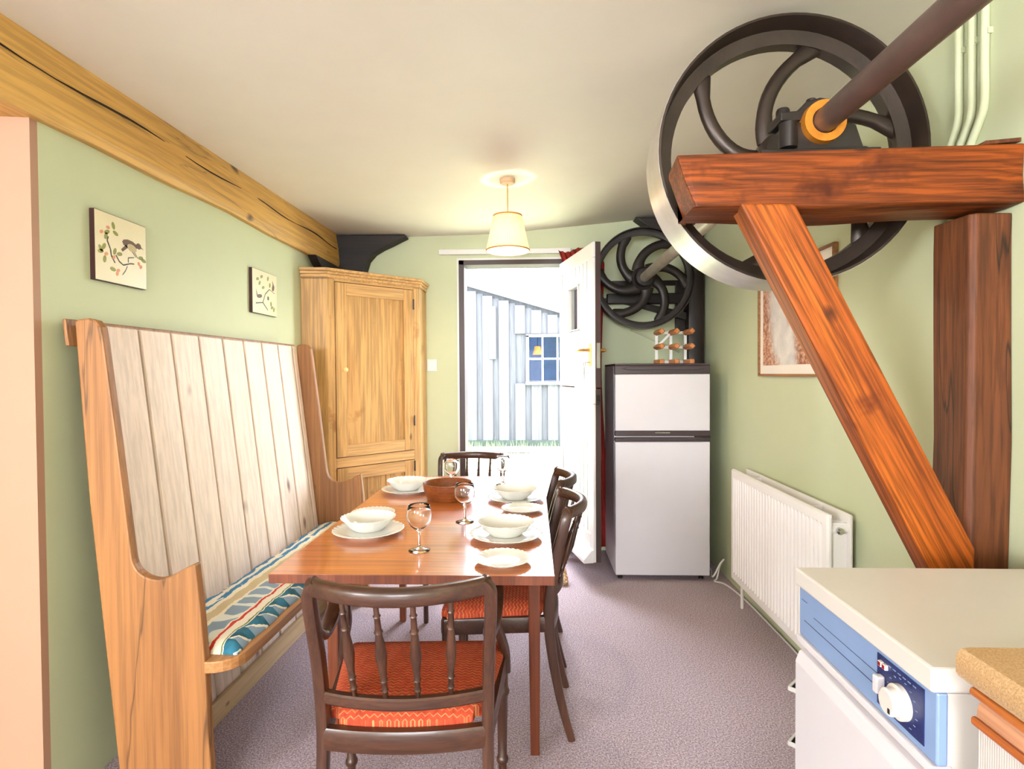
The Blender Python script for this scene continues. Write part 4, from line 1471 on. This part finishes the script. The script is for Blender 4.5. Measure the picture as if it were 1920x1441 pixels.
t = NT('sepia_waterfall_print')
t.set(Roughness=0.3)
v = t.coords()
sep = t.n('ShaderNodeSeparateXYZ')
t.l(v, sep.inputs[0])
spk = t.ramp(t.noise(v, 55, 5, 0.75), [(0.38, c(120, 74, 58)), (0.5, c(190, 128, 96)), (0.62, c(226, 196, 168))])
fall = t.math('ADD', t.math('ADD', sep.outputs[1], t.math('MULTIPLY', sep.outputs[2], -0.35)), t.math('MULTIPLY', t.math('SUBTRACT', t.noise(v, 5, 4), 0.5), 0.2))
fm = t.ramp(t.math('ABSOLUTE', t.math('SUBTRACT', fall, 0.12)), [(0.07, (1, 1, 1, 1)), (0.15, (0, 0, 0, 1))])
t.color(t.mix(fm, spk, t.ramp(t.noise(v, 14, 4), [(0.3, c(206, 200, 196)), (0.7, c(232, 226, 218))])))
M_print = t.m
p = thing('framed_print', 'large framed sepia waterfall print on the wall behind the brace', 'picture', (XR, 2.626, 1.525))
hw, hh = 0.371, 0.266
b = B()
for (ya, yb, za, zb2) in ((-hw, hw, hh - 0.012, hh), (-hw, hw, -hh, -hh + 0.012), (-hw, -hw + 0.012, -hh + 0.012, hh - 0.012), (hw - 0.012, hw, -hh + 0.012, hh - 0.012)):
    b.box(-0.02, 0.0, ya, yb, za, zb2)
b.build('frame', wood('gilt_brown_moulding', c(176, 122, 66), c(120, 76, 36), 'Y', tone=0), p, bevel=0.002)
B().box(-0.010, -0.002, -hw + 0.012, hw - 0.012, -hh + 0.012, hh - 0.012).build('mount', plain('cream_mount_card', c(238, 230, 218), 0.5, vary=0.01), p)
B().box(-0.0115, -0.0101, -hw + 0.05, hw - 0.05, -hh + 0.055, hh - 0.055).build('print', M_print, p)

# ------------------------------------------------------------------ curtain rail, curtain, light switch
cr = thing('curtain_rail', 'white painted curtain rail board above the doorway', 'curtain rail', (-0.23, 4.05, 2.156))
B().box(-0.445, 0.50, -0.035, 0.0, -0.018, 0.018).build('board', M_white, cr, bevel=0.003)
cu = thing('door_curtain', 'red curtain bunched behind the open stable door', 'curtain', (0.27, 3.97, 0))
b = B()
rings = []
for i in range(22):
    z = 2.15 - 2.1 * i / 21
    row = []
    n_ = 60
    spread = 1.0 + 0.35 * (i / 21) ** 6
    for j in range(n_ + 1):
        u = j / n_
        x = (-0.06 + 0.34 * u) * spread * (0.75 + 0.25 * abs(i / 21 - 0.4)) - 0.035 * (i == 0) - 0.13 * max(0, (i - 18) / 3) * (1 - u)
        y = 0.022 * math.sin(u * 2 * PI * 8) * (0.7 + 0.3 * math.sin(i * 0.3)) - 0.10 * max(0, (i - 17) / 4) * (1 - u) + 0.012
        row.append((x, y, z - (0.015 * math.sin(u * 9) if i == 0 else 0)))
    rings.append(row)
b.loft(rings, closed=False, cap=False)
o = b.build('drape', M_red, cu, smooth=60)
sm = o.modifiers.new('thick', 'SOLIDIFY')
sm.thickness = 0.003
bd = thing('cloth_bundle', 'small gold patterned cloth bundle on the carpet below the door', 'cloth', (0.165, 3.42, 0))
b = B()
b.sweep(smooth_path([(-0.02, 0.06, 0.0), (-0.012, 0.05, 0.06), (0.0, 0.02, 0.07), (0.01, -0.03, 0.03), (0.02, -0.06, 0.012)], 4), [0.05, 0.06, 0.062, 0.06, 0.06, 0.06, 0.06, 0.06, 0.06, 0.06, 0.06, 0.06, 0.06, 0.055, 0.05, 0.045, 0.04], 0.03, (1, 0, 0), 10, 3)
t = NT('gold_brown_brocade')
t.set(Roughness=0.8)
t.color(t.ramp(t.noise(t.coords(), 60, 3), [(0.4, c(150, 100, 60)), (0.6, c(220, 196, 150))]))
b.build('roll', t.m, bd, smooth=50)

sw_ = thing('light_switch', 'white light switch on the back wall beside the cupboard', 'light switch', (-0.735, 4.05, 1.345))
B().box(-0.036, 0.036, -0.009, 0.0, -0.043, 0.043).build('plate', M_white, sw_, bevel=0.003)
B().box(-0.008, 0.008, -0.013, -0.009, -0.014, 0.014).build('rocker', M_white, sw_, bevel=0.001)

# ------------------------------------------------------------------ fridge freezer + wine rack
fg = thing('fridge_freezer', 'white fridge freezer with dark handle strips beside the open door', 'fridge', (0.7875, 3.45, 0))
FW = 0.2875
M_fdark = plain('dark_brown_plastic', c(58, 44, 44), 0.35, vary=0.08)
B().box(-FW, FW, 0.05, 0.485, 0.03, 1.325).build('body', M_appl, fg, bevel=0.006)
B().box(-FW - 0.001, FW + 0.001, 0.0, 0.487, 1.3255, 1.337).build('top_trim', M_fdark, fg, bevel=0.003)
fz = B().box(-FW, FW, 0.0, 0.046, 0.925, 1.272).build('freezer_door', M_appl, fg, bevel=0.006)
lw = B().box(-FW, FW, 0.0, 0.046, 0.035, 0.858).build('fridge_door', M_appl, fg, bevel=0.006)
B().box(-FW, FW, 0.0, 0.046, 1.273, 1.325).build('handle_strip', M_fdark, fz, bevel=0.003)
B().box(-FW, FW, 0.0, 0.046, 0.893, 0.924).build('handle_strip', M_fdark, fz, bevel=0.003)
B().box(-FW, FW, 0.0, 0.046, 0.859, 0.882).build('handle_strip', M_fdark, lw, bevel=0.003)
b = B()
b.prism([(-0.22, 1.318), (0.22, 1.318), (0.25, 1.306), (0.2, 1.298), (-0.2, 1.298), (-0.25, 1.306)], 'Y', -0.012, 0.0)
b.build('handle_lip', M_fdark, fz, bevel=0.002)
b = B()
b.prism([(-0.22, 0.886), (0.22, 0.886), (0.25, 0.879), (0.18, 0.868), (-0.2, 0.868), (-0.24, 0.878)], 'Y', -0.012, 0.0)
b.build('handle_lip', M_fdark, lw, bevel=0.002)
B().box(-0.045, 0.045, -0.001, 0.001, 0.911, 0.917).build('badge', M_chrome, fz)
b = B()
b.box(0.20, FW, -0.004, 0.03, 0.8825, 0.8925)
b.build('hinge', M_iron, fg)
for fx in (-0.25, 0.25):
    for fy_ in (0.06, 0.45):
        B().lathe([(0, 0), (0.016, 0), (0.016, 0.012), (0.009, 0.014), (0.009, 0.031), (0, 0.031)], 12, 'Z', (fx, fy_, 0)).build('foot', M_iron, fg)

rk = thing('wine_rack', 'small wood and metal wine rack standing on the fridge', 'wine rack', (0.905, 3.56, 1.337))
M_bar = plain('galvanised_strip', c(226, 228, 226), 0.35, 0.1, vary=0.05)
nx_ = (-0.094, 0.0, 0.094)
nz_ = (0.014, 0.111, 0.205)
for x_ in nx_:
    for z_ in nz_:
        b = B()
        b.sweep([(x_, -0.004, z_), (x_, 0.002, z_), (x_, 0.18, z_)], [0.02, 0.03, 0.03], [0.02, 0.03, 0.03], (1, 0, 1) if z_ > 0.02 else (1, 0, 0), 8, 6)
        b.build('peg', M_peg, rk)
yy = 0.165
for x_ in nx_:
    for za, zb2 in zip(nz_, nz_[1:]):
        B().box(x_ - 0.009, x_ + 0.009, yy - 0.001, yy + 0.001, za + 0.01, zb2 - 0.01).build('bar', M_bar, rk)
for z_ in nz_:
    for xa, xb in zip(nx_, nx_[1:]):
        B().box(xa + 0.01, xb - 0.01, yy - 0.001, yy + 0.001, z_ - 0.009, z_ + 0.009).build('bar', M_bar, rk)
B().sweep([(-0.084, 0.15, 0.122), (-0.012, 0.15, 0.196)], 0.016, 0.002, (1, 0, -1), 4, 8).build('loose_bar', M_bar, rk)

fx = thing('power_cord', 'white power cord looping from the fridge along the carpet to the wall', 'cord', (0, 0, 0))
b = B()
b.tube(smooth_path([(1.10, 3.90, 0.2), (1.10, 3.80, 0.06), (1.13, 3.62, 0.02), (1.10, 3.50, 0.02), (1.09, 3.42, 0.05), (1.13, 3.44, 0.11), (1.165, 3.47, 0.13), (1.15, 3.5, 0.08), (1.12, 3.46, 0.02), (1.10, 3.44, 0.007), (1.14, 3.40, 0.007), (1.165, 3.3, 0.006),
                    (1.18, 3.12, 0.006), (1.185, 2.9, 0.006), (1.187, 2.6, 0.006), (1.187, 2.0, 0.006)], 6), 0.005, 8)
b.build('flex', M_white, fx, smooth=True)

# ------------------------------------------------------------------ radiator
rd = thing('radiator', 'white double panel radiator on the right wall', 'radiator', (XR, 2.57, 0))
RY0, RY1, RZ0, RZ1 = -0.48, 0.52, 0.155, 0.755


def rad_panel(xf, xb, name):
    """flat sheet with pressed vertical flutes on the face at xf"""
    b = B()
    m = 0.03
    npitch = 29
    pitch = (RY1 - RY0 - 2 * m) / npitch
    prof = [(RY0, 0.008), (RY0 + 0.006, 0.0), (RY0 + m, 0.0)]
    for i in range(npitch):
        y = RY0 + m + i * pitch
        prof += [(y + pitch * 0.22, 0.0), (y + pitch * 0.38, 0.0101), (y + pitch * 0.72, 0.0101), (y + pitch * 0.88, 0.0)]
    prof += [(RY1 - 0.006, 0.0), (RY1, 0.008)]
    zs = [(RZ0, 0, 0.008), (RZ0 + 0.006, 0, 0), (RZ0 + 0.04, 0, 0), (RZ0 + 0.052, 1, 0), (RZ1 - 0.052, 1, 0), (RZ1 - 0.04, 0, 0), (RZ1 - 0.006, 0, 0), (RZ1, 0, 0.008)]
    sg = 1 if xb > xf else -1
    front = [[(xf + sg * max(d * (k_ if d == 0.0101 else 1), e), y, z) for y, d in prof] for z, k_, e in zs]
    F = [[b.bm.verts.new(q) for q in r] for r in front]
    for a, d in zip(F, F[1:]):
        for i in range(len(a) - 1):
            b.face([a[i], a[i + 1], d[i + 1], d[i]])
    rim = F[0] + [r[-1] for r in F[1:]] + F[-1][::-1][1:] + [r[0] for r in F[::-1][1:-1]]
    bk = [b.bm.verts.new((xb, v_.co.y, v_.co.z)) for v_ in rim]
    for i in range(len(rim)):
        k_ = (i + 1) % len(rim)
        b.face([rim[i], rim[k_], bk[k_], bk[i]])
    b.face(bk)
    return b.build(name, M_rad, rd, smooth=30)


rad_panel(-0.124, -0.108, 'front_panel')
rad_panel(-0.028, -0.042, 'rear_panel')
b = B()
for i in range(40):
    y = lerp(RY0 + 0.02, RY1 - 0.02, i / 39)
    b.box(-0.107, -0.043, y - 0.002, y + 0.002, RZ0 + 0.05, RZ1 - 0.035)
o = tag(b.build('convector_fins', M_rad, rd), kind='stuff')
b = B()
for yy in (RY0 + 0.03, RY1 - 0.03):
    for zz_q in (RZ1 - 0.06, RZ0 + 0.05):
        b.tube([(-0.108, yy, zz_q), (-0.04, yy, zz_q)], 0.02, 12)
b.build('header_pipe', M_rad, rd, smooth=30)
B().lathe([(0, -0.022), (0.008, -0.022), (0.008, -0.014), (0.013, -0.012), (0.013, 0.012), (0, 0.012)], 14, 'Y', (-0.075, RY0 + 0.012, RZ1 - 0.062)).build('bleed_valve', M_chrome, rd, smooth=30)
b = B()
b.tube([(-0.075, RY0 + 0.03, RZ0 + 0.04), (-0.075, RY0 + 0.03, 0.0)], 0.008, 8)
b.tube([(-0.075, RY1 - 0.03, RZ0 + 0.04), (-0.075, RY1 - 0.03, 0.0)], 0.008, 8)
b.build('feed_pipe', M_rad, rd, smooth=True)
b = B()
for yy in (RY0 + 0.2, RY1 - 0.2):
    b.box(-0.03, 0.0, yy - 0.015, yy + 0.015, RZ1 - 0.2, RZ1 - 0.02)
    b.box(-0.108, -0.03, yy - 0.004, yy + 0.004, RZ1 - 0.03, RZ1 - 0.012)
b.build('wall_hanger', M_rad, rd)

# ------------------------------------------------------------------ dryer, vegetable rack, kitchen unit
dr = thing('tumble_dryer', 'white tumble dryer with a blue control panel by the worktop', 'dryer', (0.578, 0.825, 0))
M_lblue = plain('light_blue_panel', c(126, 150, 188), 0.22, vary=0.05)
M_dblue = plain('navy_blue_panel', c(34, 44, 92), 0.3, vary=0.25, vscale=120)
B().box(0.022, 0.60, 0.006, 0.42, 0.02, 0.81).build('body', M_cream, dr, bevel=0.003)
B().box(-0.003, 0.605, 0.0, 0.427, 0.813, 0.85).build('top', M_cream, dr, bevel=0.004)
cp = B().box(0.006, 0.022, 0.002, 0.424, 0.704, 0.812).build('control_panel', M_lblue, dr, bevel=0.003)
b = B()
b.box(0.0045, 0.0062, 0.028, 0.142, 0.717, 0.803)
b.build('dial_plate', M_dblue, cp)
b = B()
b.box(0.0052, 0.0061, 0.142, 0.40, 0.742, 0.7432)
b.box(0.0052, 0.0061, 0.142, 0.36, 0.765, 0.7658)
b.box(0.0052, 0.0061, 0.39, 0.412, 0.784, 0.785)
b.build('panel_line', M_dblue, cp)
b = B()
random.seed(3)
cy_, cz_ = 0.079, 0.754
for i in range(17):
    a = 2 * PI * i / 17
    rr = 0.036
    yy, zz2 = cy_ + rr * math.cos(a), cz_ + rr * math.sin(a) * 1.0
    if 0.72 < zz2 < 0.8:
        b.box(0.0038, 0.0046, yy - 0.0022, yy + 0.0022, zz2 - 0.0005, zz2 + 0.0005)
for i in range(6):
    b.box(0.0038, 0.0046, 0.045 + 0.012 * i, 0.052 + 0.012 * i, 0.795, 0.7965)
b.build('dial_marks', M_lblue, cp)
kn = B()
kn.lathe([(0, 0.0), (0.027, 0.0), (0.027, 0.008), (0.022, 0.010), (0.021, 0.022), (0.018, 0.025), (0, 0.025)], 32, 'X')
kn = kn.build('dial', M_cream, cp, smooth=35, loc=(0.0045, cy_, cz_), rot=(0, 0, PI))
B().box(0.0245, 0.0256, 0.006, 0.011, -0.014, -0.006).build('pointer', plain('black_dot', c(20, 20, 24), 0.4), kn)
b = B()
b.prism([(0.725, -0.012), (0.755, -0.012), (0.757, 0.0), (0.723, 0.0)], 'Y', 0.116, 0.13) if False else None
b.box(-0.010, 0.005, 0.120, 0.133, 0.742, 0.772)
b.build('switch', M_appl, cp, bevel=0.003)
for yy in (0.128, 0.117):
    rb = B().box(-0.001, 0.005, yy - 0.0045, yy + 0.0045, 0.786, 0.795).build('indicator', M_cream, cp, bevel=0.001)
    B().box(-0.0016, -0.0009, yy - 0.003, yy + 0.003, 0.7875, 0.7935).build('lens', plain('red_lens', c(150, 20, 24), 0.2), rb)
B().box(0.0, 0.03, 0.002, 0.424, 0.688, 0.703).build('ledge', M_appl, dr, bevel=0.003)
b = B()
b.prism([(0.03, 0.05), (-0.004, 0.05), (-0.004, 0.645), (0.004, 0.668), (0.03, 0.676)], 'Y', 0.003, 0.423)
b.build('door', M_appl, dr, bevel=0.004)
for yy in (0.05, 0.37):
    for xx_ in (0.06, 0.55):
        B().lathe([(0, 0), (0.018, 0), (0.018, 0.02), (0, 0.02)], 10, 'Z', (xx_, yy, 0)).build('foot', M_iron, dr)

vr = thing('vegetable_rack', 'white stacking rack corner showing behind the tumble dryer', 'rack', (0.872, 1.475, 0), PI / 4)
M_navy = plain('dark_navy_basket', c(26, 26, 48), 0.6)
hs_ = 0.15
for z_ in (0.12, 0.285, 0.43):
    b = B()
    for (xa, xb, ya, yb) in ((-hs_, hs_, -hs_, -hs_ + 0.005), (-hs_, hs_, hs_ - 0.005, hs_), (-hs_, -hs_ + 0.005, -hs_ + 0.005, hs_ - 0.005), (hs_ - 0.005, hs_, -hs_ + 0.005, hs_ - 0.005)):
        b.box(xa, xb, ya, yb, z_ + 0.018, z_ + 0.03)
    tr_ = b.build('tray_rim', M_white, vr, bevel=0.002)
    B().box(-hs_ + 0.0055, hs_ - 0.0055, -hs_ + 0.0055, hs_ - 0.0055, z_ + 0.016, z_ + 0.025).build('tray', M_navy, tr_)
for sx_ in (-1, 1):
    for sy_ in (-1, 1):
        B().box(sx_ * 0.1 - 0.006, sx_ * 0.1 + 0.006, sy_ * 0.1 - 0.006, sy_ * 0.1 + 0.006, 0.0, 0.452).build('leg', M_white, vr)

ku = thing('base_cabinet', 'kitchen base cabinet with ribbed cream door and wooden handle rails', 'cabinet', (0.595, 0.1, 0))
t = NT('ribbed_cream_laminate')
t.set(Roughness=0.5)
v = t.coords((1, 260, 1))
wv = t.n('ShaderNodeTexWave', wave_type='BANDS', bands_direction='Y')
wv.inputs['Scale'].default_value = 0.32
t.l(v, wv.inputs['Vector'])
t.color(t.ramp(wv.outputs['Fac'], [(0, c(186, 178, 172)), (1, c(202, 195, 188))]))
t.bump(wv.outputs['Fac'], 0.3, 0.001)
B().box(0.025, 0.60, 0.0, 0.675, 0.0, 0.858).build('carcass', M_cream, ku)
for q in (0, 1):
    ya, yb = (0.003, 0.336) if q == 0 else (0.34, 0.673)
    d_ = B().box(0.004, 0.024, ya, yb, 0.1, 0.808).build('door', t.m, ku, bevel=0.002)
    b = B()
    b.prism([(0.002, 0.808), (0.024, 0.808), (0.024, 0.846), (0.014, 0.842), (0.004, 0.826)], 'Y', ya, yb)
    b.build('handle_cove', M_kitpink, d_)
    B().sweep([(-0.001, ya, 0.807), (-0.001, yb, 0.807)], 0.012, 0.008, (0, 0, 1), 10, 2.5).build('handle_rail', M_kitwood, d_, smooth=40)
    B().sweep([(-0.001, ya, 0.847), (-0.001, yb, 0.847)], 0.013, 0.013, (0, 0, 1), 12).build('handle_rail', M_kitwood, d_, smooth=40)
wt = B()
P = [(1.199, 0.8585), (0.59, 0.8585), (0.583, 0.8605), (0.579, 0.867), (0.5785, 0.884), (0.581, 0.893), (0.587, 0.899), (0.597, 0.9005), (1.199, 0.9005)]
wt.prism(P, 'Y', 0.1, 0.786)
t = NT('speckled_tan_laminate')
t.set(Roughness=0.3)
v = t.coords()
t.color(t.ramp(t.noise(v, 420, 3, 0.7), [(0.3, c(146, 112, 76)), (0.5, c(176, 142, 100)), (0.7, c(196, 166, 126))]))
wt = wt.build('worktop', t.m, smooth=30)
tag(wt, 'tan speckled kitchen worktop with rounded edge', 'worktop')
